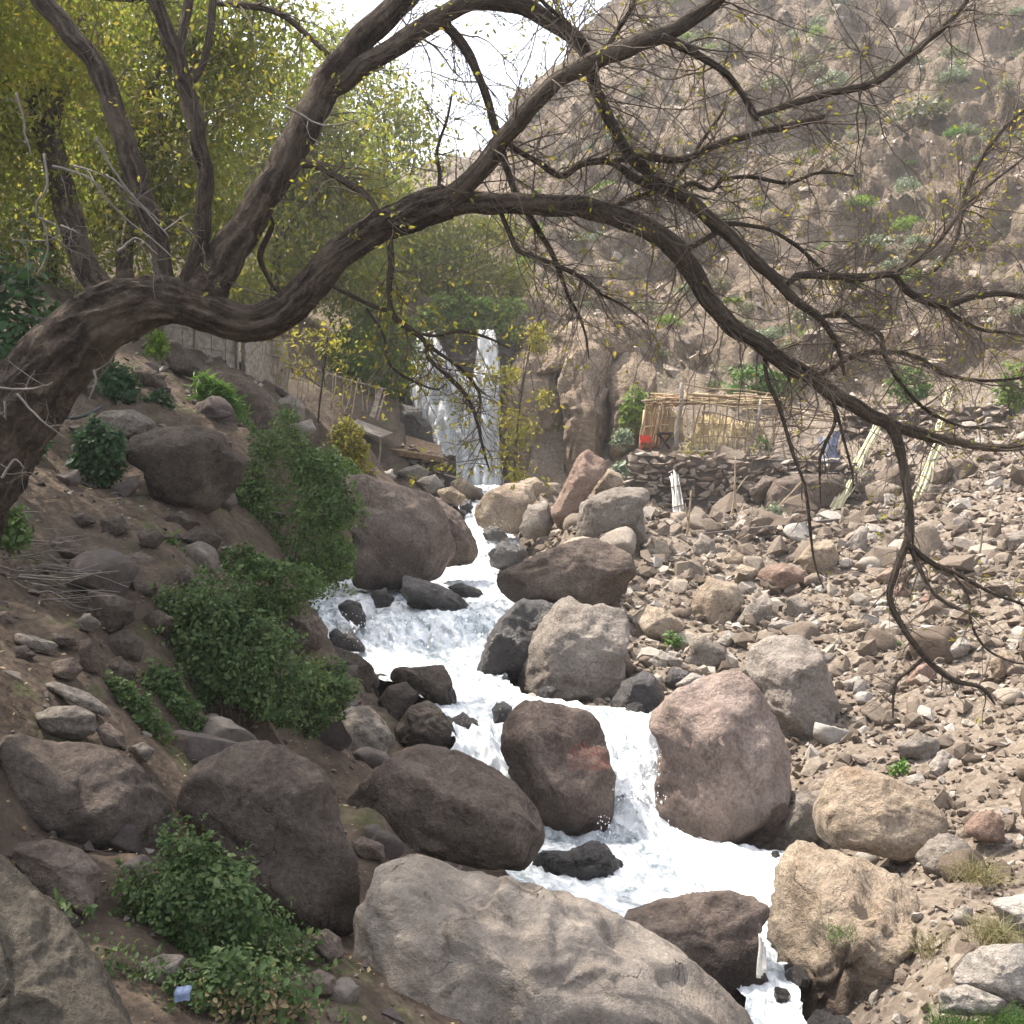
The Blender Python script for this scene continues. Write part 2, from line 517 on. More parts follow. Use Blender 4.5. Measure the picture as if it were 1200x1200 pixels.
leaf_mat('grass_straw', [(0.0, (0.13, 0.15, 0.05)), (0.5, (0.28, 0.25, 0.12)), (1.0, (0.42, 0.36, 0.20))], 0.35)


def water_mat(name, sx, sy, lo, hi, alpha=None):
    t = NT(name)
    uv = t.n('ShaderNodeTexCoord').outputs['UV']
    v = t.vmul(uv, (sx, sy, 1.0))
    n0 = t.n('ShaderNodeTexNoise', ins={'Vector': uv, 'Scale': 2.2, 'Detail': 3.0})
    dv = t.n('ShaderNodeVectorMath', operation='ADD', ins={0: v, 1: t.vmul(n0.outputs['Color'], 0.9)}).outputs[0]
    n1 = t.noise(dv, 1.0, 8, 0.68, 0.6)
    n2 = t.noise(dv, 3.6, 5, 0.6, 0.3)
    foam = t.math('ADD', t.math('MULTIPLY', n1, 0.65), t.math('MULTIPLY', n2, 0.35))
    f = t.ramp(foam, [(lo, 0.0), (hi, 1.0)])
    c = t.mix(f, t.ramp(n2, [(0.3, (0.16, 0.20, 0.22)), (0.7, (0.36, 0.42, 0.46))]), (0.91, 0.92, 0.93))
    r = t.ramp(f, [(0.0, 0.12), (1.0, 0.6)])
    nr = t.bump(t.math('ADD', n1, t.math('MULTIPLY', n2, 0.6)), 0.12, 0.8)
    p = t.principled(c, r, nr, 0.5)
    if alpha:
        ed = t.n('ShaderNodeAttribute', attribute_name='edge').outputs['Fac']
        a = t.ramp(t.math('ADD', foam, t.ramp(ed, [(0.0, 0.0), (0.45, 0.22)])), [(alpha[0] + 0.17, 0.0), (alpha[1] + 0.17, 1.0)])
        tr = t.n('ShaderNodeBsdfTransparent')
        tl = t.n('ShaderNodeBsdfTranslucent', ins={'Color': (0.93, 0.94, 0.95)})
        pm = t.n('ShaderNodeMixShader', ins={0: 0.55, 1: p, 2: tl.outputs[0]}).outputs[0]
        p = t.n('ShaderNodeMixShader', ins={0: a, 1: tr.outputs[0], 2: pm}).outputs[0]
    return t.done(p)


water_mat('white_water', 1.7, 0.42, 0.40, 0.58)
water_mat('fall_water', 9.0, 0.6, 0.25, 0.45, (0.34, 0.46))


def flat_mat(name, c, rough=0.8, spec=0.2, noise=0.25):
    t = NT(name)
    g = t.n('ShaderNodeTexCoord').outputs['Object']
    n = t.noise(g, 9.0, 5, 0.65)
    col = t.mix(noise, c, t.mix(1.0, c, t.ramp(n, [(0.3, 0.3), (0.7, 1.5)]), 'MULTIPLY'))
    return t.done(t.principled(col, rough, t.bump(n, 0.01, 0.5), spec))


flat_mat('plaster', (0.23, 0.20, 0.165), noise=0.8)
flat_mat('mud_roof', (0.21, 0.14, 0.085), noise=0.8)
flat_mat('dark_wood', (0.035, 0.025, 0.02))
flat_mat('red_paint', (0.42, 0.055, 0.035))
flat_mat('faded_red', (0.26, 0.125, 0.095), noise=0.8)
flat_mat('blue_cloth', (0.13, 0.15, 0.22), 0.95)
flat_mat('pale_cloth', (0.33, 0.34, 0.37), 0.95)
flat_mat('blue_plastic', (0.16, 0.20, 0.30), 0.4)
flat_mat('driftwood', (0.62, 0.56, 0.46), 0.8)
flat_mat('hose', (0.03, 0.033, 0.036), 0.5)
t = NT('spray')
t.done(t.principled((0.88, 0.92, 0.95), 0.3, None, 0.5))

# ------------------------------------------------------------------ the stream's course: (left px, right px, py, depth)
ROWS = [(500, 600, 556, 39.0), (508, 580, 566, 36.5), (520, 585, 580, 33.0), (536, 572, 592, 30.5), (548, 590, 615, 28.5),
        (552, 605, 640, 26.8), (535, 600, 660, 25.0), (450, 600, 672, 23.3), (385, 605, 692, 20.5), (368, 612, 712, 18.6),
        (376, 605, 735, 17.5), (395, 592, 765, 16.5), (428, 582, 790, 15.2), (500, 615, 815, 14.0), (530, 792, 845, 12.65),
        (538, 788, 858, 12.15), (545, 784, 900, 11.75), (560, 780, 950, 11.4), (600, 800, 982, 11.0), (610, 905, 1000, 10.45),
        (620, 930, 1030, 9.75), (670, 925, 1060, 9.12), (800, 918, 1110, 8.22), (868, 932, 1160, 7.5), (878, 938, 1192, 7.08), (880, 955, 1270, 6.25), (870, 980, 1400, 5.2)]
wl_ = np.array([P(a, py, d) for a, b, py, d in ROWS])
wr_ = np.array([P(b, py, d) for a, b, py, d in ROWS])
NVW, NUW = 740, 100
WL, WR = catmull(wl_, NVW), catmull(wr_, NVW)
ext = 0.07
uu = np.linspace(-ext, 1 + ext, NUW)
WG = WL[:, None, :] * (1 - uu)[None, :, None] + WR[:, None, :] * uu[None, :, None]
wlen = np.concatenate([[0], np.cumsum(np.linalg.norm(np.diff((WL + WR) / 2, axis=0), axis=1))])
wslope = np.clip(-np.gradient((WL + WR)[:, 2] / 2) / (np.gradient(wlen) + 1e-6), 0, 1)
# --- smooth z along the course so that the flow never climbs
WZ = WG.copy()
kd = kdtree.KDTree(NVW * NUW)
for q, co in enumerate(WG.reshape(-1, 3)):
    kd.insert((co[0], co[1], 0), q)
kd.balance()
wz_flat = WG.reshape(-1, 3)[:, 2]

# ------------------------------------------------------------------ boulders of the photograph
# (name, depth, outline in photo pixels, material, style, label)   style: r worn round, a angular, s layered; w stands in water
BOULDERS = []


def B(name, d, pts, mat, style, label, dr=0.8, group=None):
    BOULDERS.append((name, d, np.array([[float(c) for c in q.split(',')] for q in pts.split()]), mat, style, label, dr, group))


# foreground
B('boulder', 6.1, '415,1103 417,1073 426,1047 448,1008 469,992 500,999 543,1012 595,1025 638,1038 677,1051 712,1064 747,1086 790,1107 816,1129 842,1159 872,1177 890,1205 880,1260 700,1300 500,1300 425,1250 413,1160', 'rock_slab', 'rH', 'huge smooth grey boulder filling the bottom centre foreground', 0.62)
B('boulder', 8.8, '403,943 420,917 460,883 493,870 533,877 573,897 607,920 630,950 637,977 620,1000 607,1017 567,1013 507,997 440,987 407,970', 'rock_brown', 'r', 'rounded purple-brown boulder lying right behind the huge foreground boulder')
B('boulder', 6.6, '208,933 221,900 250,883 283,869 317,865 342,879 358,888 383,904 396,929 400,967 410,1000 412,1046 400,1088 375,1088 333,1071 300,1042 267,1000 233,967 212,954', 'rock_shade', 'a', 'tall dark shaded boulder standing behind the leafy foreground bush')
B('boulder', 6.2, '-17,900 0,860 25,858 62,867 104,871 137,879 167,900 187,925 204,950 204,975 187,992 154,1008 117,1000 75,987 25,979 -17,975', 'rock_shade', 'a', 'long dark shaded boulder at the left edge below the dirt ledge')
B('boulder', 4.2, '-60,960 -30,980 0,1000 25,1021 62,1058 96,1100 125,1142 146,1179 158,1230 100,1300 -60,1300 -110,1150', 'rock_shade_olive', 'rH', 'smooth sloping boulder cut off by the bottom left corner', 0.7)
B('rock', 5.4, '10,996 33,985 62,983 96,996 121,1021 112,1050 92,1071 62,1054 33,1029', 'rock_brown', 'a', 'light grey rock wedged between the two leftmost foreground boulders')
B('stone', 6.6, '35,837 62,827 92,827 112,837 112,858 92,865 54,858', 'rock_grey', 'r', 'pale loaf-shaped stone perched on the long dark boulder')
B('stone', 7.0, '50,804 62,796 104,812 129,833 125,842 83,821', 'rock_grey', 'r', 'flat grey stone on the dirt just above the pale loaf-shaped stone')
B('stone', 6.65, '112,854 125,846 146,862 146,879 121,871', 'rock_brown', 'r', 'small brown stone touching the right end of the pale loaf-shaped stone')
B('stone', 6.8, '152,875 167,869 183,879 171,892', 'rock_grey', 'r', 'small grey stone behind the right end of the long dark boulder')
B('rock', 9.4, '271,812 292,792 325,790 350,808 354,825 317,842 275,846', 'rock_shade', 'a', 'dark rock showing under the bramble thicket')
B('stone', 5.6, '362,1096 383,1088 400,1100 402,1120 385,1125 367,1112', 'rock_brown', 'r', 'round stone at the foot of the tall dark shaded boulder')
B('stone', 5.2, '358,1142 375,1135 394,1146 392,1162 375,1167', 'rock_brown', 'r', 'grey-brown stone right of the foreground bush, upper of two in the gully')
B('stone', 5.0, '383,1183 400,1179 410,1192 405,1210 385,1210', 'rock_brown', 'r', 'grey-brown stone at the bottom edge, lower of two in the gully')
B('rock', 7.5, '412,985 425,980 450,990 450,1007 420,1005', 'rock_brown', 'r', 'small purple-brown rock squeezed beside the tall dark shaded boulder')
B('rock', 5.0, '158,1133 190,1118 217,1120 215,1150 170,1155', 'rock_grey', 'r', 'flat grey rock half buried in the foreground bush')
# left bank
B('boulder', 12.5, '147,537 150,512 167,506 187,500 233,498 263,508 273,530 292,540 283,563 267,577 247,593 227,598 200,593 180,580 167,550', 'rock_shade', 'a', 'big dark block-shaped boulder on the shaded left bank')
B('rock', 13.8, '88,503 123,481 157,480 185,497 167,512 133,515', 'rock_grey', 'r', 'flat pale slab behind the big dark block-shaped boulder')
B('rock', 18.0, '186,412 200,397 213,402 228,425 228,442 205,434', 'rock_shade', 'r', 'rounded dark rock just in front of the grey hut wall')
B('boulder', 17.8, '222,430 250,430 283,441 310,456 322,470 318,492 300,508 283,488 260,458 235,447', 'rock_brown', 'a', 'long sloping slab below the grey hut wall')
B('rock', 16.2, '155,437 167,425 190,440 195,455 173,456', 'rock_brown', 'a', 'small brown rock left of the bright green grass mound')
B('rock', 19.0, '325,470 343,461 357,477 354,494 333,494', 'rock_grey', 'r', 'round blue-grey rock under the stick railing')
B('rock', 18.4, '333,500 365,491 371,505 345,513', 'rock_grey', 'r', 'flat blue-grey rock at the top end of the ivy')
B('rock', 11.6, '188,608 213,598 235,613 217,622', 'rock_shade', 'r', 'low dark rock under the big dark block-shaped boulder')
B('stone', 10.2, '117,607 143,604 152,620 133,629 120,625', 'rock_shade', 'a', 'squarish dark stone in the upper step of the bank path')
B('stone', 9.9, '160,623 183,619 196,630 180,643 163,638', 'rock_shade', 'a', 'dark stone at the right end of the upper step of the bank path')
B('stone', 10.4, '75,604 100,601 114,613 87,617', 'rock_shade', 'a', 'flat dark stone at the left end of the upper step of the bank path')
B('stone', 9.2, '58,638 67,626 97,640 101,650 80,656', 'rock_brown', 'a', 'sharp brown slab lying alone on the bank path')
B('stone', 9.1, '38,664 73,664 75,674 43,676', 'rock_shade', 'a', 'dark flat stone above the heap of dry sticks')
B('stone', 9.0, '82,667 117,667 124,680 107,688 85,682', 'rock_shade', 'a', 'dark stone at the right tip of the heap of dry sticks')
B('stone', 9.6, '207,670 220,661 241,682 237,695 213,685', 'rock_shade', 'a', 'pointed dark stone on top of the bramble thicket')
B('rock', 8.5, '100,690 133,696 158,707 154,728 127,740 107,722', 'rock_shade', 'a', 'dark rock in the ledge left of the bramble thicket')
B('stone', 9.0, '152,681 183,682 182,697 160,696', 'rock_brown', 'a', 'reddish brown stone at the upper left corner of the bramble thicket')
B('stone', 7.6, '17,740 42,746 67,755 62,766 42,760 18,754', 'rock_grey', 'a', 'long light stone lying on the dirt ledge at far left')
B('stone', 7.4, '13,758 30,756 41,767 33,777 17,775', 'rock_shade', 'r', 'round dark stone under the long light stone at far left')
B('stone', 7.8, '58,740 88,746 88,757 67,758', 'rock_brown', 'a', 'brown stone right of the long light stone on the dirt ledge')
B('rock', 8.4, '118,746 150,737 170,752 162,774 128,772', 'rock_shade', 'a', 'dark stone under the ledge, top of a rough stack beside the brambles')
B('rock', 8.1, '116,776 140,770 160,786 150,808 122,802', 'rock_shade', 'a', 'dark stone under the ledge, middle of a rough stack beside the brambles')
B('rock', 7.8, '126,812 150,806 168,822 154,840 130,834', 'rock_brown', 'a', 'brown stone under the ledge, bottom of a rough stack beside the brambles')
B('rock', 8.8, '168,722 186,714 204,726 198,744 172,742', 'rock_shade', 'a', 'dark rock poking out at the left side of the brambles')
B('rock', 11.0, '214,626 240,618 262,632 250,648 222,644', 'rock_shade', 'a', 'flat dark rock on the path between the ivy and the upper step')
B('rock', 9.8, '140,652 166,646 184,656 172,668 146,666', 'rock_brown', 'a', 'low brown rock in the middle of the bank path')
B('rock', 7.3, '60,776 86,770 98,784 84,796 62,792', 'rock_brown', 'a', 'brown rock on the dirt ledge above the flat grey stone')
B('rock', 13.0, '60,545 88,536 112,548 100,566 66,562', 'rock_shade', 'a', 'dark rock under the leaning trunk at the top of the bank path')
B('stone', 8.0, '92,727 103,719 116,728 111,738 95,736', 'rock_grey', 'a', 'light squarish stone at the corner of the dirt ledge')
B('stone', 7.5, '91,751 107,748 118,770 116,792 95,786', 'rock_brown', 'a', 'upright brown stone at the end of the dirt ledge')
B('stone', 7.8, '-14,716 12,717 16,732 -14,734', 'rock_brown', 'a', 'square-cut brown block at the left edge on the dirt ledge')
# left side of the water
B('boulder', 20.0, '373,563 393,556 427,553 460,566 483,573 507,580 522,600 530,630 528,650 517,660 510,672 480,680 455,682 417,680 412,650 413,627 393,603 380,583', 'rock_brown', 'a', 'massive brown boulder between the ivy and the narrow chute of water')
B('boulder', 21.5, '488,584 515,582 540,602 553,625 558,645 550,657 515,659 495,630', 'rock_brown', 'r', 'darker rounded boulder leaning on the massive brown one beside the chute')
B('rock', 18.5, '472,672 490,676 517,686 540,699 551,713 540,721 523,721 500,714 480,709 471,697', 'rock_wet', 'rw', 'wet black wedge-shaped rock in the middle pool')
B('rock', 19.6, '527,687 540,683 563,691 568,700 550,703 537,698', 'rock_wet', 'rw', 'low wet rock behind the black wedge-shaped rock')
B('stone', 18.2, '437,693 450,691 459,700 455,709 440,709', 'rock_wet', 'rw', 'small wet stone left of the black wedge-shaped rock')
B('rock', 17.2, '396,709 408,702 423,707 427,722 425,732 412,728 401,720', 'rock_wet', 'rw', 'wet rock at the upper left of the wide cascade')
B('rock', 16.3, '385,742 395,734 401,743 412,739 425,755 426,763 403,760 388,756', 'rock_wet', 'rw', 'wet rock at the lower left of the wide cascade')
B('boulder', 14.2, '365,757 386,754 408,762 423,769 436,780 442,796 437,822 421,813 403,801 380,781', 'rock_shade', 'a', 'dark purple rock bordering the foot of the wide cascade')
B('rock', 12.4, '298,712 342,709 375,724 386,740 371,760 346,764 329,748 308,727', 'rock_brown', 'a', 'brown flat-topped rock sticking out of the brambles towards the cascade')
B('stone', 17.0, '369,657 387,652 393,673 377,687', 'rock_grey', 'r', 'upright grey stone between the ivy and the massive brown boulder')
B('rock', 13.5, '457,788 464,780 490,781 520,779 529,795 533,818 527,843 512,826 494,813 473,802 459,801', 'rock_shade', 'a', 'angular purple-grey rock in mid stream, top of three')
B('rock', 13.1, '442,822 455,804 475,799 491,813 482,832 464,847 450,838', 'rock_shade', 'a', 'dark angular rock in mid stream, left of three')
B('boulder', 12.1, '460,855 481,827 503,820 516,830 531,849 542,869 542,884 520,880 499,874 468,871', 'rock_shade', 'a', 'dark rounded rock in mid stream, lowest of three')
B('boulder', 11.4, '364,864 385,845 410,828 431,827 451,845 465,870 449,888 431,908 390,908 366,893', 'rock_grey', 'a', 'light brown boulder below the brambles left of mid stream')
# centre and right of the water
B('boulder', 11.25, '587,862 595,837 612,822 625,817 652,824 685,831 700,841 710,865 717,905 711,930 706,955 687,963 662,966 640,960 627,932 600,907 587,880', 'rock_painted', 'aw', 'dark red-brown boulder splitting the stream, faded red paint on its face')
B('rock', 9.9, '623,1001 640,995 665,997 680,991 697,984 712,991 720,1004 734,1013 728,1021 727,1033 715,1038 702,1033 697,1040 672,1045 650,1036 626,1028', 'rock_wet', 'awX', 'low wet black rock in the white pool')
B('stone', 12.5, '576,831 590,821 601,829 594,850 583,857', 'rock_wet', 'rw', 'small wet stone at the left shoulder of the red-painted boulder')
B('rock', 13.6, '716,820 730,801 755,786 768,792 780,817 768,834 757,849 733,848 719,836', 'rock_wet', 'a', 'dark grey rock above the lower fall, left of the big pink boulder')
B('boulder', 11.15, '757,852 770,825 800,804 840,787 868,786 890,804 912,844 928,890 921,932 900,978 870,994 815,994 790,981 775,951 768,905 774,872', 'rock_pink', 'a', 'big smooth pink-brown boulder right of the lower fall')
B('boulder', 13.3, '871,778 880,755 905,744 940,744 965,764 976,800 981,830 976,867 955,872 925,868 905,838 885,803', 'rock_grey', 'a', 'large angular grey-tan rock behind the big pink boulder')
B('boulder', 15.4, '561,780 571,746 586,724 610,702 640,704 660,715 650,760 615,808 580,806 564,797', 'rock_wet', 's', 'dark wet layered wedge on the right edge of the wide cascade')
B('boulder', 15.0, '609,792 616,755 636,725 655,704 668,697 688,709 712,709 737,719 740,736 736,765 726,802 706,831 670,833 630,825 608,812', 'rock_grey', 's', 'large tilted layered boulder right of the wide cascade')
B('boulder', 18.0, '575,675 584,667 597,665 617,654 628,647 644,643 663,636 688,630 703,632 720,641 741,651 744,663 748,672 737,686 725,699 710,709 692,714 670,705 633,706 610,705 588,692', 'rock_brown', 'a', 'broad brown boulder with a rust-stained underside above the tilted layered boulder')
B('boulder', 23.0, '676,614 680,588 703,577 721,571 758,572 764,584 755,597 753,620 755,634 729,643 707,634 678,633', 'rock_grey', 'a', 'square pale-topped block below the terrace wall')
B('boulder', 25.0, '646,598 660,570 677,536 687,526 711,540 714,551 698,570 681,588 678,605 660,616', 'rock_red', 'a', 'leaning red-brown slab left of the square pale-topped block')
B('rock', 25.6, '697,565 713,549 728,556 731,568 698,583', 'rock_tan', 'r', 'tan rock on the sunny side of the leaning red-brown slab')
B('boulder', 27.0, '556,598 570,576 597,566 623,569 628,583 612,611 604,622 583,619 562,614', 'rock_tan', 'a', 'tan boulder directly right of the narrow chute of water')
B('rock', 25.2, '609,619 620,592 643,589 648,613 641,625 617,629', 'rock_grey', 'a', 'grey rock between the tan boulder and the leaning red-brown slab')
B('rock', 29.5, '606,564 627,559 637,566 658,566 652,582 630,582', 'rock_tan', 'a', 'flat tan rock under the cliff right of the waterfall')
B('stone', 25.3, '566,620 583,616 594,627 591,634 570,632', 'rock_wet', 'rw', 'wet black stone in the stream below the tan boulder')
B('rock', 23.2, '572,648 590,633 613,642 621,651 597,665 577,662', 'rock_wet', 'rw', 'wet greenish rock in the stream above the broad brown boulder')
B('stone', 29.5, '539,588 553,587 551,600 541,601', 'rock_wet', 'rw', 'small black stone in the stream just below the waterfall')
B('rock', 31.0, '466,551 490,544 504,553 494,565 475,565', 'rock_grey', 'r', 'grey rock at the foot of the stone hut')
B('stone', 29.0, '441,555 459,551 463,561 448,565', 'rock_pale', 'r', 'pale stone on top of the massive brown boulder')
B('rock', 30.0, '490,561 510,556 522,570 500,580', 'rock_grey', 'a', 'mottled rock left of the waterfall foot')
B('rock', 31.0, '528,564 543,559 565,577 565,586 537,582', 'rock_tan', 'a', 'reddish rock at the very foot of the waterfall')
B('rock', 29.0, '512,574 530,570 545,582 540,590 518,588', 'rock_tan', 'a', 'tan rock before the reddish one at the waterfall foot')
# right foreground
B('boulder', 9.5, '950,952 967,914 985,897 999,896 1025,904 1057,916 1087,934 1111,960 1114,973 1101,983 1081,995 1063,1005 1037,999 1011,992 982,989 960,977', 'rock_tan', 'a', 'large pale tan boulder resting on the rough right-hand outcrop')
B('rock', 10.6, '921,969 935,931 947,925 959,942 957,967 962,980 935,981', 'rock_grey', 'r', 'smooth grey rock in the gap left of the large pale tan boulder')
B('rock_outcrop', 8.0, '898,1098 908,1040 916,1002 938,980 958,983 976,995 999,998 1022,1012 1055,1027 1075,1047 1092,1071 1104,1111 1112,1153 1105,1230 1000,1270 930,1240 903,1170', 'rock_tan', 'aX', 'rough crumbling tan outcrop at the bottom right beside the outflow', 0.9)
B('rock', 8.8, '1071,1003 1090,983 1110,976 1133,986 1143,1005 1122,1021 1098,1027', 'rock_grey', 'a', 'weathered grey rock touching the lower right of the large pale tan boulder')
B('boulder', 6.3, '1114,1147 1130,1120 1154,1107 1200,1106 1230,1120 1230,1180 1190,1174 1140,1172', 'rock_pale', 'a', 'whitish rock in the bottom right corner')
B('rock', 6.1, '1100,1160 1133,1153 1182,1174 1164,1190 1100,1186', 'rock_pale', 's', 'whitish flat slab in front of the corner rock')
B('rock', 7.2, '1160,1053 1200,1047 1240,1048 1240,1098 1180,1094', 'rock_pale', 'r', 'pale rock at the right edge above the dry grass')
B('stone', 7.4, '1118,1073 1128,1063 1140,1066 1137,1084 1121,1082', 'rock_pale', 'r', 'small round pale stone in the dry grass')
B('rock', 9.0, '1129,968 1145,951 1165,951 1177,964 1175,986 1151,984 1132,975', 'rock_red', 'a', 'brown angular block on the scree right of the large pale tan boulder')
B('boulder', 7.8, '724,1070 768,1054 807,1046 855,1043 904,1061 901,1077 892,1094 891,1133 895,1157 864,1180 830,1176 788,1135', 'rock_brown', 'rH', 'broad wet-edged purple rock between the huge foreground boulder and the outflow')
# scree, mid distance
B('rock', 11.6, '1051,874 1075,858 1098,866 1102,879 1087,893 1057,890', 'rock_grey', 'a', 'grey flat-faced rock on the scree above the large pale tan boulder')
B('rock', 11.1, '1089,895 1104,878 1120,888 1105,911 1091,908', 'rock_grey', 'a', 'wedge of grey rock right above the large pale tan boulder')
B('rock', 17.5, '744,726 758,709 777,713 798,729 800,739 773,749 750,743', 'rock_tan', 'a', 'brown rock right of the tilted layered boulder')
B('boulder', 19.0, '810,706 817,689 835,678 865,685 873,706 858,719 850,731 828,731 812,719', 'rock_tan', 'a', 'two-toned block with a rusty left face on the scree')
B('rock', 18.5, '864,727 876,709 898,694 906,706 904,719 883,732 867,732', 'rock_grey', 'a', 'grey rock leaning against the two-toned block')
B('rock', 18.6, '917,713 923,700 934,698 950,709 950,723 931,730 919,721', 'rock_grey', 'a', 'grey rock with a pale foot, on the scree right of the leaning grey rock')
B('rock', 17.6, '900,731 916,726 934,731 932,741 900,740', 'rock_pale', 'a', 'pale low slab on the scree below the leaning grey rock')
B('stone', 17.0, '838,753 854,738 866,747 851,759', 'rock_pale', 'a', 'pale triangular stone on the scree')
B('rock', 16.0, '803,773 813,751 826,744 835,753 851,761 851,772 828,785 809,788', 'rock_grey', 'a', 'pointed grey rock above the big pink boulder')
B('rock', 15.4, '757,775 777,764 800,774 798,784 773,788', 'rock_pale', 'a', 'whitish rock by the dark rocks at the stream edge')
B('rock', 14.6, '776,799 788,782 809,787 805,799 788,807', 'rock_wet', 'a', 'dark rock with a pale top behind the big pink boulder')
B('rock', 14.3, '789,803 812,788 827,794 818,807', 'rock_pale', 'a', 'pale greenish rock touching the top of the big pink boulder')
B('rock', 23.0, '750,645 767,632 782,634 785,651 773,657 754,652', 'rock_tan', 'a', 'rusty rock below the low terrace wall, leftmost')
B('rock', 23.4, '811,641 824,625 838,634 838,652 816,652', 'rock_grey', 'a', 'upright rock at the left end of the low terrace wall')
B('rock', 22.0, '847,656 859,643 880,656 877,664 854,663', 'rock_tan', 'a', 'pointed tan rock before the low terrace wall')
B('rock', 21.0, '860,671 868,661 888,667 882,681 864,683', 'rock_tan', 'a', 'tan cube-like rock under the pointed tan rock')
B('rock', 20.5, '886,673 901,661 920,660 943,671 952,685 933,692 905,687', 'rock_red', 'a', 'long brown rock right of the tan cube-like rock')
B('rock', 21.0, '937,651 950,637 975,632 984,654 968,673 941,665', 'rock_tan', 'a', 'bright-topped rusty block right of the low terrace wall')
B('boulder', 29.0, '895,584 908,561 933,555 988,557 993,575 976,598 933,602 899,598', 'rock_brown', 'r', 'big shaded brown boulder at the right end of the terrace wall')
B('rock', 29.5, '878,577 896,557 913,561 889,591', 'rock_brown', 'a', 'tilted brown rock leaning on the big shaded boulder of the terrace')
B('rock', 22.0, '991,639 1008,616 1018,620 1013,647 992,652', 'rock_grey', 'a', 'leaning grey slab on the scree below the leaning reed bundle')
B('rock', 22.0, '1116,609 1133,599 1143,617 1121,627', 'rock_grey', 'a', 'dark grey rock on the upper scree near the right edge')
B('rock', 20.0, '1178,626 1207,620 1210,642 1183,645', 'rock_grey', 'r', 'grey rock cut by the right edge on the upper scree')
B('rock', 19.0, '1023,678 1042,665 1062,667 1062,682 1041,688', 'rock_red', 'a', 'brown-sided flat rock behind the hanging bough')
B('stone', 18.6, '1067,682 1077,669 1087,684 1076,697', 'rock_grey', 'a', 'upright grey stone right of the hanging bough')
B('stone', 18.2, '1047,693 1057,683 1067,697 1050,703', 'rock_red', 'a', 'little red stone below the upright grey stone')
B('rock', 17.5, '1076,704 1090,691 1109,703 1106,714 1086,714', 'rock_red', 'a', 'rust-coloured rock among twigs on the scree')
B('rock', 14.0, '1060,799 1072,781 1088,777 1098,794 1091,809 1068,809', 'rock_red', 'a', 'dark-faced rock near the tip of the hanging bough')
B('rock', 16.5, '986,733 993,724 1017,727 1023,738 998,743', 'rock_tan', 'a', 'flat-topped tan rock left of the hanging bough')
B('rock', 14.5, '1107,764 1127,746 1137,754 1133,767 1116,771', 'rock_pale', 'a', 'pale tent-shaped rock under the hanging bough')
B('rock', 13.5, '1159,775 1174,764 1190,772 1186,790 1164,793', 'rock_tan', 'a', 'tan rock near the right edge level with the bough tip')
B('stone', 14.0, '990,799 1004,793 1012,798 1007,809 992,809', 'rock_pale', 'a', 'white stone on the scree left of the bough tip')
B('stone', 13.6, '1089,810 1105,804 1122,813 1122,824 1094,824', 'rock_pale', 'a', 'white stone on the scree right below the bough tip')

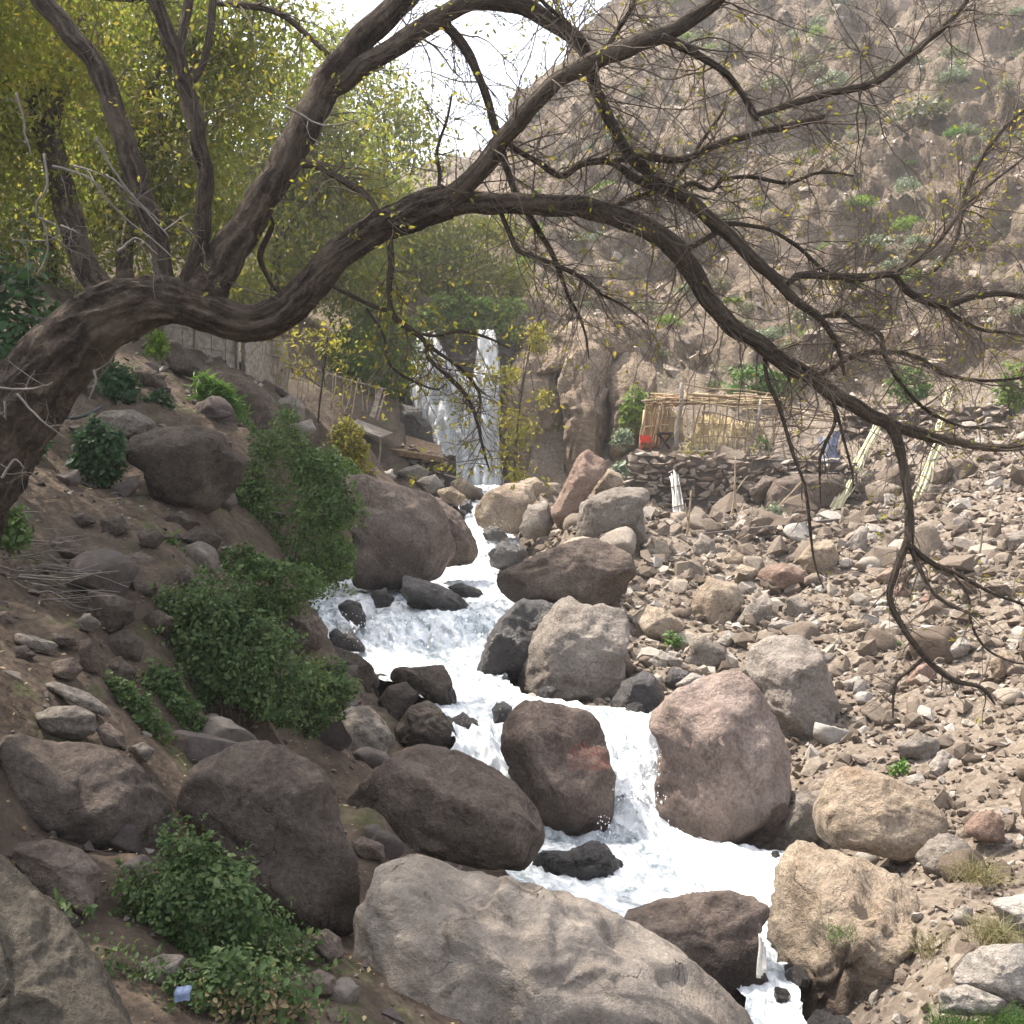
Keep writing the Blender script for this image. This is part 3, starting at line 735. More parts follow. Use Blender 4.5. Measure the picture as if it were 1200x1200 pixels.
# ------------------------------------------------------------------ terrain: heights from control points
CP = [(px, py, d) for px, py, d in [
    # right scree
    (960, 900, 11.6), (1150, 905, 10.6), (1215, 1000, 8.8), (1215, 1090, 7.4), (1160, 1180, 6.3), (1100, 800, 13.6), (1215, 800, 12.8), (1300, 780, 12),
    (890, 745, 17.2), (1000, 700, 18.4), (1100, 655, 20), (1215, 650, 18.8), (1320, 640, 18), (800, 700, 19.5), (770, 660, 22.5), (900, 655, 22.4), (1000, 630, 23.5),
    (1100, 590, 25.2), (1215, 565, 24.6), (1330, 540, 24), (860, 612, 27.5), (760, 612, 27), (960, 612, 26.8), (1030, 600, 26.5), (700, 600, 28),
    (700, 640, 23), (620, 660, 21.5), (760, 790, 15), (930, 960, 10.7), (960, 1020, 9.2), (1060, 1060, 8.0),
    # terrace with the shelter, behind the wall
    (740, 528, 33.5), (800, 530, 34), (860, 532, 34), (920, 533, 33.5), (1000, 530, 32.5), (1080, 515, 31.5), (1215, 480, 31), (1340, 450, 31),
    (740, 600, 30.2), (800, 604, 30.2), (900, 606, 29.6), (1000, 604, 28.6),
    # mountain
    (760, 445, 41), (900, 445, 41), (1000, 430, 40), (1100, 405, 39), (1215, 380, 38), (1340, 350, 38), (800, 355, 50), (900, 350, 48), (1000, 305, 48), (1100, 280, 47), (1215, 250, 46),
    (700, 350, 55), (800, 250, 60), (900, 205, 60), (1000, 155, 60), (1100, 105, 60), (1215, 80, 58), (1400, 60, 56), (800, 105, 76), (900, 55, 75), (1000, 0, 75), (1100, -50, 75), (1215, -90, 75), (1400, -150, 74),
    (800, -60, 96), (950, -120, 100), (1150, -220, 104), (1400, -330, 106), (800, -60, 120), (1100, -180, 130),
    (735, 5, 90), (705, 30, 89), (655, 78, 88), (632, 105, 87), (612, 160, 86), (590, 215, 84), (700, 150, 73), (655, 250, 66), (650, 330, 54), (560, 270, 84), (520, 300, 80),
    (735, 120, 110), (650, 190, 112), (600, 260, 110), (800, 60, 128),
    (640, 578, 34.5), (690, 566, 35.2), (660, 572, 36.4), (725, 548, 34.8), (610, 575, 35.5),
    # ground behind the cliff and waterfall
    (540, 392, 39.5), (600, 392, 39.5), (660, 395, 40), (710, 420, 39.5), (560, 350, 48), (480, 390, 40), (620, 345, 50),
    # left bank, near to far
    (300, 1160, 5.2), (400, 1195, 5.0), (250, 1100, 5.8), (160, 1000, 5.9), (180, 905, 6.9), (60, 860, 6.6), (60, 800, 7.1), (110, 790, 7.5), (40, 735, 7.9), (110, 740, 8.0), (200, 860, 8.0), (250, 860, 9.0),
    (170, 780, 8.3), (0, 655, 8.8), (100, 680, 9.0), (190, 662, 9.7), (60, 610, 10.0), (150, 625, 10.3), (250, 650, 11.2), (0, 585, 9.6), (-130, 640, 6.4), (-260, 600, 7), (-140, 560, 10),
    (120, 580, 11.6), (200, 600, 12.2), (300, 505, 16.2), (200, 482, 15.6), (100, 500, 13.6), (130, 435, 17.2), (320, 510, 18.4), (280, 440, 21), (220, 445, 19), (390, 540, 21), (330, 620, 14.4), (350, 690, 13.2), (290, 720, 11.4),
    (350, 800, 11.6), (330, 860, 9.8), (420, 900, 10.2), (360, 910, 9.4), (440, 960, 8.2),
    (430, 560, 27), (400, 460, 28), (470, 500, 33), (440, 570, 30.5), (350, 470, 24), (0, 455, 13), (0, 385, 17), (-160, 360, 17), (100, 350, 22), (200, 352, 26), (350, 385, 36), (440, 390, 41),
    (300, 310, 40), (100, 255, 32), (0, 205, 30), (-160, 120, 30), (200, 190, 46), (300, 190, 60), (400, 270, 62), (460, 290, 66), (520, 330, 62), (0, 90, 42), (-160, 0, 42), (100, 150, 45), (350, 220, 90), (200, 160, 90), (0, 50, 90), (480, 300, 110),
    (620, 1330, 4.9), (480, 1300, 4.8), (760, 1330, 5.2), (520, 1040, 8.0), (850, 1170, 7.0), (740, 1130, 7.6),
]]
CW = [P(*c) for c in CP]
for b in BOULDERS:
    if 'w' in b[4]:
        continue
    o = b[2]
    h = o[:, 1].max() - o[:, 1].min()
    if o[:, 1].max() < 1205:
        CW.append(P(o[:, 0].mean(), o[:, 1].max() - 0.06 * h, b[1] + 0.02))
CW += [np.array(q) for q in [(0, 3.5, 3.1), (0, 0, 4.1), (-2.5, 3.2, 4.2), (-2, 0, 4.4), (-6, 0, 5.2), (-12, 0, 7.5), (-6, -6, 4.8), (0, -6, 4.0), (2.5, 3, 3.2), (2.6, 0, 3.0), (4.5, 3, 3.6), (6, 0, 3.6),
                             (12, 0, 6.0), (6, -6, 3.4), (-16, 10, 10), (14, 8, 6.5), (20, 16, 9.5), (-22, 24, 14), (30, 30, 17), (-8, 6, 6.9), (-5, 4.5, 5.6)]]
CW = np.array(CW)


def dom(x, y):
    y8 = np.maximum(y, -7.5) + 8.0
    return np.stack([3.4 * x / y8, 3.0 * np.log(y8)], -1)


cu = dom(CW[:, 0], CW[:, 1])
K = np.linalg.norm(cu[:, None] - cu[None], axis=-1)
nC = len(CW)
A_ = np.zeros((nC + 3, nC + 3))
A_[:nC, :nC] = K - 0.003 * np.eye(nC)
A_[:nC, nC] = 1
A_[:nC, nC + 1:] = cu
A_[nC, :nC] = 1
A_[nC + 1:, :nC] = cu.T
rhs = np.concatenate([CW[:, 2], np.zeros(3)])
W_ = np.linalg.solve(A_, rhs)


def height0(x, y):
    q = dom(np.asarray(x, float), np.asarray(y, float))
    out = np.zeros(len(q))
    for s in range(0, len(q), 20000):
        e = min(len(q), s + 20000)
        out[s:e] = np.linalg.norm(q[s:e, None] - cu[None], axis=-1) @ W_[:nC] + W_[nC] + q[s:e] @ W_[nC + 1:]
    return out


GX, GY = 420, 600
gu = np.linspace(-0.80, 0.86, GX)
gv = np.linspace(math.log(2.0), math.log(148.0), GY)
U_, V_ = np.meshgrid(gu, gv)
TY = (np.exp(V_) - 8.0).ravel()
TX = (U_ * np.exp(V_)).ravel()
TZ = height0(TX, TY)
p3 = np.stack([TX, TY, TZ], -1)
mw = np.clip((TZ - CAM[2] - 2.6) / 3.0, 0, 1) * np.clip((TY - 30) / 8.0, 0, 1)
xm = np.interp(TY, [p[1] for p in ((wl_ + wr_) / 2)[::-1]], [p[0] for p in ((wl_ + wr_) / 2)[::-1]])
left = np.clip((xm - TX) / 1.2 + 0.5, 0, 1)
TZ = TZ + 0.10 * fbm(p3 * 1.3, 4, 3) * np.clip(TY / 10, 0.5, 2.0) * (1 - 0.5 * left)
TZ += left * (1 - mw) * (0.05 * fbm(p3 * 3.1, 4, 41) + 0.05 * (fbm(p3 * np.array([2.0, 2.0, 5.0]), 3, 47, True) - 0.8)) * np.clip(TY / 9, 0.5, 1.6)
rd = fbm(p3 * np.array([0.13, 0.13, 0.10]), 4, 11, True)
warp = fbm(p3 * 0.22, 4, 51)
lay = p3 @ np.array([0.30, 0.12, 0.94]) / 2.6 + 1.6 * warp
lay = lay - np.floor(lay)
ledge = np.where(lay < 0.72, lay / 0.72, (1 - lay) / 0.28)
lay2 = p3 @ np.array([0.30, 0.12, 0.94]) / 0.9 + 2.2 * warp
lay2 = lay2 - np.floor(lay2)
crag = np.clip(0.5 + 1.4 * fbm(p3 * 0.12, 3, 61), 0, 1)
amt = mw * (1.7 * (rd - 0.6) + 0.9 * fbm(p3 * np.array([0.4, 0.4, 0.55]), 4, 21) + crag * (1.2 * (ledge - 0.5) + 0.42 * (lay2 - 0.5)) + 0.12 * fbm(p3 * 2.2, 3, 31))
DV = np.array([-0.47, -0.82, 0.32])
# keep the bed under the water
bed = np.zeros(len(TX))
for q in range(len(TX)):
    if -2 < TY[q] < 42 and abs(TX[q] - xm[q]) < 6:
        co, idx, dist = kd.find((TX[q], TY[q], 0))
        if dist < 1.0:
            lim = wz_flat[idx] - 0.30 + max(0.0, dist - 0.15) * 0.9
            if TZ[q] > lim:
                TZ[q] = lim
            bed[q] = max(0.0, 1 - dist / 0.7)
ZG = TZ.reshape(GY, GX)


def height(x, y):
    y8 = max(y, -5.9) + 8.0
    fu = (x / y8 - gu[0]) / (gu[1] - gu[0])
    fv = (math.log(y8) - gv[0]) / (gv[1] - gv[0])
    iu = min(max(int(fu), 0), GX - 2)
    iv = min(max(int(fv), 0), GY - 2)
    a, b = min(max(fu - iu, 0), 1), min(max(fv - iv, 0), 1)
    return (ZG[iv, iu] * (1 - a) * (1 - b) + ZG[iv, iu + 1] * a * (1 - b) + ZG[iv + 1, iu] * (1 - a) * b + ZG[iv + 1, iu + 1] * a * b)


ii = np.arange(GY - 1)[:, None] * GX + np.arange(GX - 1)[None, :]
TF = np.stack([ii, ii + 1, ii + GX + 1, ii + GX], -1).reshape(-1, 4)
GP = np.stack([TX, TY, TZ], -1) + amt[:, None] * DV[None]


def on_hill(x, y):
    """the point of the rough hillside nearest to a place on its smooth base"""
    y8 = y + 8.0
    iu = int(round(min(max((x / y8 - gu[0]) / (gu[1] - gu[0]), 0), GX - 1)))
    iv = int(round(min(max((math.log(y8) - gv[0]) / (gv[1] - gv[0]), 0), GY - 1)))
    return GP[iv * GX + iu]


mk('ground', GP, TF, 'ground', attr={'mask': np.stack([left * (1 - mw), mw, bed * (1 - mw)], -1)}, kind='structure')

# ------------------------------------------------------------------ water of the stream
wv = WG.reshape(-1, 3).copy()
uvw = np.stack([np.repeat(0, NVW * NUW), np.repeat(wlen, NUW)], -1).astype(float)
width = np.linalg.norm(WR - WL, axis=1)
uvw[:, 0] = (uu[None, :] * width[:, None]).ravel()
turb = np.repeat(0.05 + 0.16 * np.clip(wslope * 2.2, 0, 1), NUW)
q3 = np.stack([uvw[:, 0] * 2.2, uvw[:, 1] * 1.1, np.zeros(len(uvw))], -1)
wv[:, 2] += turb * (0.8 * fbm(q3, 4, 5) + 0.5 * (fbm(q3 * 2.6, 4, 9, True) - 0.6) + 0.45 * fbm(q3 * 7.0, 3, 15))
wv[:, 0] += 0.5 * turb * fbm(q3 * 3.0, 3, 25)
jj = np.arange(NVW - 1)[:, None] * NUW + np.arange(NUW - 1)[None, :]
WF = np.stack([jj, jj + NUW, jj + NUW + 1, jj + 1], -1).reshape(-1, 4)
mk('stream_water', wv, WF, 'white_water', uv=uvw, kind='structure')

# ------------------------------------------------------------------ boulders
ICO = {}


def ico(level):
    if level not in ICO:
        bm = bmesh.new()
        bmesh.ops.create_icosphere(bm, subdivisions=level, radius=1.0)
        ICO[level] = (np.array([v.co[:] for v in bm.verts]), np.array([[v.index for v in f.verts] for f in bm.faces]))
        bm.free()
    return ICO[level]


def ray_poly(poly, c, th):
    """distance from c to the outline along each angle (image y down)"""
    out = np.full(len(th), 1.0)
    a = poly - c
    b = np.roll(a, -1, axis=0)
    for q, t_ in enumerate(th):
        dx, dy = math.cos(t_), -math.sin(t_)
        ex, ey = b[:, 0] - a[:, 0], b[:, 1] - a[:, 1]
        den = dx * ey - dy * ex
        den = np.where(np.abs(den) < 1e-9, 1e-9, den)
        tt = (a[:, 0] * ey - a[:, 1] * ex) / den
        ss = (a[:, 0] * dy - a[:, 1] * dx) / den
        ok = (ss >= -1e-6) & (ss <= 1 + 1e-6) & (tt > 0)
        if ok.any():
            out[q] = tt[ok].max()
    return out


NB = 96
TH = np.linspace(-math.pi, math.pi, NB, endpoint=False)


def poly_centre(poly):
    a, b = poly, np.roll(poly, -1, axis=0)
    cr = a[:, 0] * b[:, 1] - b[:, 0] * a[:, 1]
    return ((a + b) * cr[:, None]).sum(0) / (3 * cr.sum())


def smooth_ring(r, k=1):
    for _ in range(k):
        r = 0.25 * np.roll(r, 1) + 0.5 * r + 0.25 * np.roll(r, -1)
    return r


def stone_shape(poly, d, style, dr, seed, level, sink=1.16):
    """a solid whose outline seen from the path is poly: own depth, facets and relief; vertices relative to its centre"""
    rng = np.random.default_rng(seed)
    c = poly_centre(poly)
    Rpx = smooth_ring(ray_poly(poly, c, TH), 1)
    low = np.sin(TH) < -0.25
    Rpx = np.where(low, Rpx * (1 + (sink - 1) * np.clip(-np.sin(TH), 0, 1)), Rpx)
    C = P(c[0], c[1], d)
    s = d / FP
    v, F = ico(level)
    th = np.arctan2(v[:, 2], v[:, 0])

    def Rat(R_, t_):
        return np.interp(t_, np.append(TH, math.pi), np.append(R_, R_[0]))
    cosf = np.sqrt(v[:, 0] ** 2 + v[:, 2] ** 2)
    size = Rpx.mean() * s
    r = Rat(Rpx, th) * s * cosf ** 0.72
    D = dr * size
    p = np.stack([r * np.cos(th), D * np.sign(v[:, 1]) * np.abs(v[:, 1]) ** 0.8, r * np.sin(th)], -1)
    ang = 'a' in style or 's' in style
    nP = 14 if ang else 10
    planes = []
    planes.append((np.array([rng.normal(0, .18), -0.50, 0.85]), 0.74 if ang else 0.86))
    planes.append((np.array([rng.normal(0, .25), -0.97, -0.08]), 0.80 if ang else 0.88))
    if 'H' in style:
        planes = [(np.array([0.12, -0.62, 0.78]), 0.72), (np.array([-0.35, -0.85, 0.3]), 0.86)]
    while len(planes) < nP:
        n = rng.normal(size=3)
        n /= np.linalg.norm(n)
        if n[1] > 0.35 or abs(n[1]) < 0.22:
            continue
        planes.append((n, rng.uniform(0.66, 0.92) if ang else rng.uniform(0.73, 0.94)))
    soft = (0.025 if ang else 0.055) * size
    for n, t_ in planes:
        n = n / np.linalg.norm(n)
        e = p @ n
        off = t_ * e.max()
        e = e - off
        p = p - n[None] * (0.5 * (e + np.sqrt(e * e + soft * soft)) - 0.0)[:, None]
    for _ in range(26):
        n = rng.normal(size=3)
        n /= np.linalg.norm(n)
        if n[1] > 0.4:
            continue
        e = p @ n
        e = e - rng.uniform(0.93, 0.985) * e.max()
        p = p - n[None] * np.maximum(e, 0)[:, None] * 0.9
    q = p / size + seed * 3.17
    disp = 0.085 * fbm(q * 1.3, 3, seed) + 0.042 * fbm(q * 4.5, 5, seed + 7)
    if ang:
        disp += 0.045 * (fbm(q * 2.0, 4, seed + 3, True) - 0.8) * 0.6
    else:
        disp += 0.042 * (fbm(q * 2.4, 4, seed + 3, True) - 0.8)
    if 's' in style:
        dirn = np.array([0.45, -0.2, 0.87])
        ph = (q @ dirn) * 7 + 1.2 * fbm(q * 1.5, 3, seed + 5)
        disp += 0.035 * (ph - np.floor(ph) - 0.5)
    if 'c' in style:      # jointed cliff: stepped blocks between bedding and upright joints
        qq = (p + C) + 0.25 * np.stack([perlin((p + C) * 0.9, 3), perlin((p + C) * 0.9 + 30, 4), perlin((p + C) * 0.9 + 60, 5)], -1)
        cell = np.floor(qq / np.array([0.85, 1.1, 0.62]) + np.floor(qq[:, 2:3] / 0.62) * 0.37)
        disp += 0.16 * (perlin(cell * 0.731 + 0.37, seed + 21)) + 0.035 * fbm(q * 6.0, 3, seed + 23)
    if 'X' in style:
        disp += 0.06 * (fbm(q * 5.0, 4, seed + 13, True) - 0.8) + 0.05 * fbm(q * 9, 3, seed + 15)
    if 'H' in style:
        disp += -0.09 * np.clip(perlin(q * 1.7, seed + 19) * 2 - 0.15, 0, 1)
    nd = v.copy()
    nd[:, 1] *= 1.2
    nd /= np.linalg.norm(nd, axis=1)[:, None]
    p = p + nd * (disp * size)[:, None]
    # refit the outline
    for _ in range(2):
        w = p + C
        px = w[:, 0] / w[:, 1] * FP + 600 - c[0]
        pz = (w[:, 2] - CAM[2]) / w[:, 1] * FP - (600 - c[1])
        t2 = np.arctan2(pz, px)
        rr = np.hypot(px, pz)
        bi = ((t2 + math.pi) / (2 * math.pi) * NB).astype(int) % NB
        mx = np.full(NB, 0.0)
        np.maximum.at(mx, bi, rr)
        mx = np.where(mx < 1e-3, Rpx, mx)
        ratio = smooth_ring(np.clip(Rpx / mx, 0.6, 1.7), 2)
        k = Rat(ratio, t2)
        p[:, 0] *= k
        p[:, 2] *= k
    return C, p, F


def add_boulders():
    for i, (name, d, poly, mat, style, label, dr, group) in enumerate(BOULDERS):
        ext_px = max(np.ptp(poly[:, 0]), np.ptp(poly[:, 1]))
        level = 6 if ext_px > 300 else 5 if ext_px > 75 else 4 if ext_px > 26 else 3
        C, p, F = stone_shape(poly, d, style, dr, 100 + i, level, 1.25 if 'w' in style else 1.16)
        cat = {'boulder': 'boulder', 'rock': 'rock', 'stone': 'stone', 'rock_outcrop': 'rock outcrop'}[name]
        wet = np.zeros(len(p))
        W = p + C
        co, idx, dist = kd.find((C[0], C[1], 0))
        if dist < 1.6 and d < 33:
            nz = perlin(W * 3.0, 5)
            for q in range(len(W)):
                co, idx, dist = kd.find((W[q, 0], W[q, 1], 0))
                if dist < 0.5:
                    wet[q] = min(1.0, max(0.0, (1.15 - (W[q, 2] - wz_flat[idx]) / 0.34 + 0.9 * nz[q]) * (1 - dist / 0.5) ** 0.5))
        mk(name, W, F, mat, origin=C, label=label, cat=cat, attr={'wet': wet})


add_boulders()

# cliffs round the waterfall
CLIFFS = [
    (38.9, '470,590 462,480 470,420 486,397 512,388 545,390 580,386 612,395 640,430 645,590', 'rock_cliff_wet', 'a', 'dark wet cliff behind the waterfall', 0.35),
    (38.0, '586,592 588,480 598,430 620,402 650,394 668,420 660,500 642,540 638,592', 'rock_cliff', 'a', 'shadowed brown cliff face immediately right of the waterfall', 0.7),
    (36.8, '657,580 662,500 652,450 668,405 705,388 724,410 714,450 718,500 702,570', 'rock_cliff', 'a', 'tall tan cliff pillar left of the shelter terrace', 0.8),
    (37.6, '628,440 646,388 690,368 732,382 748,420 704,444', 'rock_cliff', 'a', 'broad craggy block capping the cliff right of the waterfall', 0.8),
    (36.3, '708,548 716,480 708,430 736,410 770,430 772,480 752,548', 'rock_cliff', 'a', 'brown cliff shoulder at the left end of the shelter terrace', 0.8),
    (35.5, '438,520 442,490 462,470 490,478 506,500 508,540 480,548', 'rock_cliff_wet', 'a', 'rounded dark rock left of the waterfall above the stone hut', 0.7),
    (41.0, '470,420 476,380 500,358 545,352 600,356 640,372 650,420', 'rock_cliff', 'a', 'rocky lip above the waterfall', 0.7),
]
for i, (d, pts, mat, st, label, dr) in enumerate(CLIFFS):
    poly = np.array([[float(c) for c in q.split(',')] for q in pts.split()])
    C, p, F = stone_shape(poly, d, st + 'c', dr, 400 + i, 5, 1.1)
    mk('cliff', p + C, F, mat, origin=C, label=label, cat='cliff')

# ------------------------------------------------------------------ waterfall
def strip_sheet(rows, d0, d1, nu, nv, seed, amp):
    a = np.array([[r[0], r[2]] for r in rows], float)
    b = np.array([[r[1], r[2]] for r in rows], float)
    A, Bq = catmull(a, nv), catmull(b, nv)
    dd = np.linspace(d0, d1, nv)
    u = np.linspace(0, 1, nu)
    V = np.zeros((nv, nu, 3))
    for i in range(nv):
        for j in range(nu):
            q = A[i] * (1 - u[j]) + Bq[i] * u[j]
            V[i, j] = P(q[0], q[1], dd[i])
    V = V.reshape(-1, 3)
    w = np.linalg.norm(V[nu - 1] - V[0])
    L = abs(V[0, 2] - V[-1, 2])
    uv = np.stack([V[:, 0] - V[:, 0].min(), -(V[:, 2] - V[:, 2].max())], -1)
    q = np.stack([uv[:, 0] * 5, uv[:, 1] * 0.9, np.full(len(uv), seed * 2.3)], -1)
    V[:, 1] -= amp * (fbm(q, 4, seed) + 0.6)
    F = np.arange(nv - 1)[:, None] * nu + np.arange(nu - 1)[None, :]
    F = np.stack([F, F + nu, F + nu + 1, F + 1], -1).reshape(-1, 4)
    ed = np.tile(np.minimum(u, 1 - u) * 2, nv)
    return V, F, uv + seed * 7.7, ed


falls = put('waterfall', None, None, P(545, 566, 36.5), kind='structure')
main_rows = [(487, 512, 391), (483, 526, 420), (480, 556, 447), (484, 578, 475), (499, 583, 504), (508, 585, 535), (508, 590, 578)]
right_rows = [(560, 580, 388), (558, 585, 420), (552, 587, 450), (535, 588, 500), (530, 590, 578)]
for nm, rows, da, db, sd, am in [('main_sheet', main_rows, 37.7, 36.7, 1, 0.35), ('outer_veil', main_rows, 37.4, 36.2, 2, 0.45),
                                 ('front_veil', [(500, 540, 440), (498, 575, 470), (503, 584, 505), (506, 588, 540), (504, 592, 578)], 37.0, 35.9, 6, 0.4),
                                 ('side_jet', right_rows, 37.5, 36.8, 3, 0.3), ('side_veil', right_rows, 37.3, 36.4, 4, 0.35)]:
    V, F, uv, ed = strip_sheet(rows, da, db, 40, 120, sd, am)
    mk(nm, V, F, 'fall_water', falls, uv=uv, kind='structure', attr={'edge': ed})


# drops thrown up by the falls
def spray(name, regions, label):
    v, F = ico(1)
    bag = Bag()
    for (x0, x1, y0, y1, d0, d1, n, r) in regions:
        for _ in range(n):
            c = P(random.uniform(x0, x1), random.uniform(y0, y1), random.uniform(d0, d1))
            rr = r * 0.45 * math.exp(random.gauss(0, 0.55))
            bag.add(v * rr * np.array([1, 1, random.uniform(0.8, 1.8)]) + c, F, np.zeros(len(v)))
    o = bag.mk(name, 'spray', label=label, kind='stuff')


spray('water_spray', [(718, 785, 868, 985, 11.1, 11.6, 900, 0.009), (700, 725, 955, 985, 10.7, 11.0, 60, 0.008),
                      (400, 600, 715, 770, 16.0, 17.2, 800, 0.011), (535, 590, 830, 890, 11.9, 12.6, 120, 0.010), (505, 585, 530, 572, 35.4, 36.2, 260, 0.022),
                      (545, 600, 610, 655, 26.0, 28.0, 120, 0.014)], 'fine white drops of spray over the rapids')


# ------------------------------------------------------------------ loose stones
def hull_variant(rng, n=12, flat=0.6):
    pts = rng.normal(size=(n, 3))
    pts /= np.linalg.norm(pts, axis=1)[:, None]
    pts *= rng.uniform(0.78, 1.0, (n, 1))
    pts *= np.array([1.0, rng.uniform(0.6, 0.95), rng.uniform(flat - 0.15, flat + 0.2)])
    bm = bmesh.new()
    for q in pts:
        bm.verts.new(q)
    res = bmesh.ops.convex_hull(bm, input=bm.verts)
    dead = [e for e in res['geom_interior'] if isinstance(e, bmesh.types.BMVert)]
    bmesh.ops.delete(bm, geom=dead, context='VERTS')
    bmesh.ops.triangulate(bm, faces=bm.faces)
    bmesh.ops.recalc_face_normals(bm, faces=bm.faces)
    bm.verts.index_update()
    V = np.array([v.co[:] for v in bm.verts])
    F = np.array([[v.index for v in f.verts] for f in bm.faces])
    bm.free()
    return V, F


HULLS = [hull_variant(RNG, RNG.integers(8, 12)) for _ in range(26)]


FINE2 = [hull_variant(RNG, RNG.integers(14, 22), 0.55) for _ in range(18)]


def fine_stone(rng):
    """angular stone with worn edges, about 160 faces"""
    v, F = ico(3)
    p = v * np.array([1.0, rng.uniform(0.65, 0.95), rng.uniform(0.45, 0.75)])
    for _ in range(15):
        n = rng.normal(size=3)
        n /= np.linalg.norm(n)
        e = p @ n
        e = e - rng.uniform(0.55, 0.88) * e.max()
        p = p - n[None] * (0.5 * (e + np.sqrt(e * e + 0.0002)))[:, None]
    p = p + v * (0.05 * fbm(p * 2.2 + rng.uniform(0, 50), 3, 3))[:, None]
    return p, F


FINE = [fine_stone(RNG) for _ in range(16)]


def rotmats(n, rng, tilt=0.45):
    a = rng.uniform(0, 2 * np.pi, n)
    b = rng.normal(0, tilt, n)
    c = rng.normal(0, tilt, n)
    ca, sa, cb, sb, cc, sc = np.cos(a), np.sin(a), np.cos(b), np.sin(b), np.cos(c), np.sin(c)
    Z = np.zeros(n)
    O = np.ones(n)
    Rz = np.stack([np.stack([ca, -sa, Z], -1), np.stack([sa, ca, Z], -1), np.stack([Z, Z, O], -1)], 1)
    Rx = np.stack([np.stack([O, Z, Z], -1), np.stack([Z, cb, -sb], -1), np.stack([Z, sb, cb], -1)], 1)
    Ry = np.stack([np.stack([cc, Z, sc], -1), np.stack([Z, O, Z], -1), np.stack([-sc, Z, cc], -1)], 1)
    return Rz @ Rx @ Ry


def stones_bag(pos, size, rng, variants=None, tilt=0.45):
    variants = variants or HULLS
    bag = Bag()
    vi = rng.integers(0, len(variants), len(pos))
    Rm = rotmats(len(pos), rng, tilt)
    for k, (V, F) in enumerate(variants):
        s = np.where(vi == k)[0]
        if len(s) == 0:
            continue
        W = np.einsum('nij,vj->nvi', Rm[s], V) * size[s][:, None, None] + pos[s][:, None, :]
        Fk = (F[None] + (np.arange(len(s)) * len(V))[:, None, None]).reshape(-1, 3)
        bag.add(W.reshape(-1, 3), Fk, np.repeat(rng.uniform(0, 1, len(s)), len(V)))
    return bag


def xr(y):
    return np.interp(y, wr_[::-1, 1], wr_[::-1, 0])


def xl(y):
    return np.interp(y, wl_[::-1, 1], wl_[::-1, 0])


def scatter(n, ymin, ymax, side, rng, umax=0.62):
    """points on the ground, evenly spread as the slope recedes"""
    out = []
    while len(out) < n:
        v = rng.uniform(math.log(ymin + 8), math.log(ymax + 8))
        y = math.exp(v) - 8
        u = rng.uniform(-0.75, umax)
        x = u * (y + 8)
        if side == 'r' and x < xr(y) + 0.05:
            continue
        if side == 'l' and x > xl(y) - 0.1:
            continue
        out.append((x, y, height(x, y)))
    return np.array(out)


rng = np.random.default_rng(21)
pos = scatter(21000, 4.0, 33.0, 'r', rng)
size = np.exp(rng.normal(-2.95, 0.5, len(pos))) * np.clip(pos[:, 1] / 14, 0.55, 1.7)
pos[:, 2] += 0.25 * size
stones_bag(pos, size, rng).mk('scree_gravel', 'scree', smooth=False, label='loose gravel and small broken stones covering the sunny right slope', kind='stuff')
pos = scatter(3000, 5.0, 33.0, 'r', rng)
size = np.exp(rng.normal(-2.15, 0.5, len(pos))) * np.clip(pos[:, 1] / 17, 0.5, 1.5)
pos[:, 2] += 0.18 * size
stones_bag(pos, size, rng, FINE2, 0.5).mk('scree_rubble', 'scree', smooth=False, label='packed angular rubble of mixed sizes on the sunny right slope', kind='stuff')
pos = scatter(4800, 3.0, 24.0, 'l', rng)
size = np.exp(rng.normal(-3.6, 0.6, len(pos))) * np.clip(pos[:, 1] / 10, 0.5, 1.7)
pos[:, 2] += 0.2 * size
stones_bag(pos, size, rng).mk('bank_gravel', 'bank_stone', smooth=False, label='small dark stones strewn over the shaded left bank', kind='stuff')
# hillside rubble
pos = []
while len(pos) < 4200:
    v = rng.uniform(math.log(43), math.log(98))
    y = math.exp(v) - 8
    x = rng.uniform(0.05, 0.62) * (y + 8)
    pos.append(on_hill(x, y))
pos = np.array(pos)
size = np.exp(rng.normal(-2.1, 0.6, len(pos))) * np.clip(pos[:, 1] / 50, 0.7, 1.5)
stones_bag(pos, size, rng, tilt=0.6).mk('hillside_rubble', 'hill_stone', smooth=False, label='broken rocks scattered over the mountainside', kind='stuff')

fine_me = [mesh_data('scree_stone', V, F, True, attr={'rnd': np.full(len(V), random.random())}, mat='scree') for V, F in FINE]
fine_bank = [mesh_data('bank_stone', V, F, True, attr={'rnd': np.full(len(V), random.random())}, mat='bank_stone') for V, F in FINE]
pos = scatter(300, 8.0, 30.0, 'r', rng)
for (x, y, z) in pos:
    s = 0.5 * math.exp(rng.normal(-0.85, 0.45)) * min(1.35, max(0.55, y / 17))
    o = put('scree_stone', fine_me[rng.integers(0, 16)], None, (x, y, z + 0.22 * s), 'loose angular stone lying on the sunny right-hand scree slope', 'stone', 'loose stones on the right-hand scree')
    o.scale = (s, s, s)
    o.rotation_euler = (rng.normal(0, 0.3), rng.normal(0, 0.3), rng.uniform(0, 6.28))
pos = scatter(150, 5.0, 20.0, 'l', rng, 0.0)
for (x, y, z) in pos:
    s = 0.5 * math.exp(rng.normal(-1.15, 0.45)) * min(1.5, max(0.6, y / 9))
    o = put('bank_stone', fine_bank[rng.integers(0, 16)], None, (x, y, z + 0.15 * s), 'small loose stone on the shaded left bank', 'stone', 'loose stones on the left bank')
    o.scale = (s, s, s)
    o.rotation_euler = (rng.normal(0, 0.3), rng.normal(0, 0.3), rng.uniform(0, 6.28))
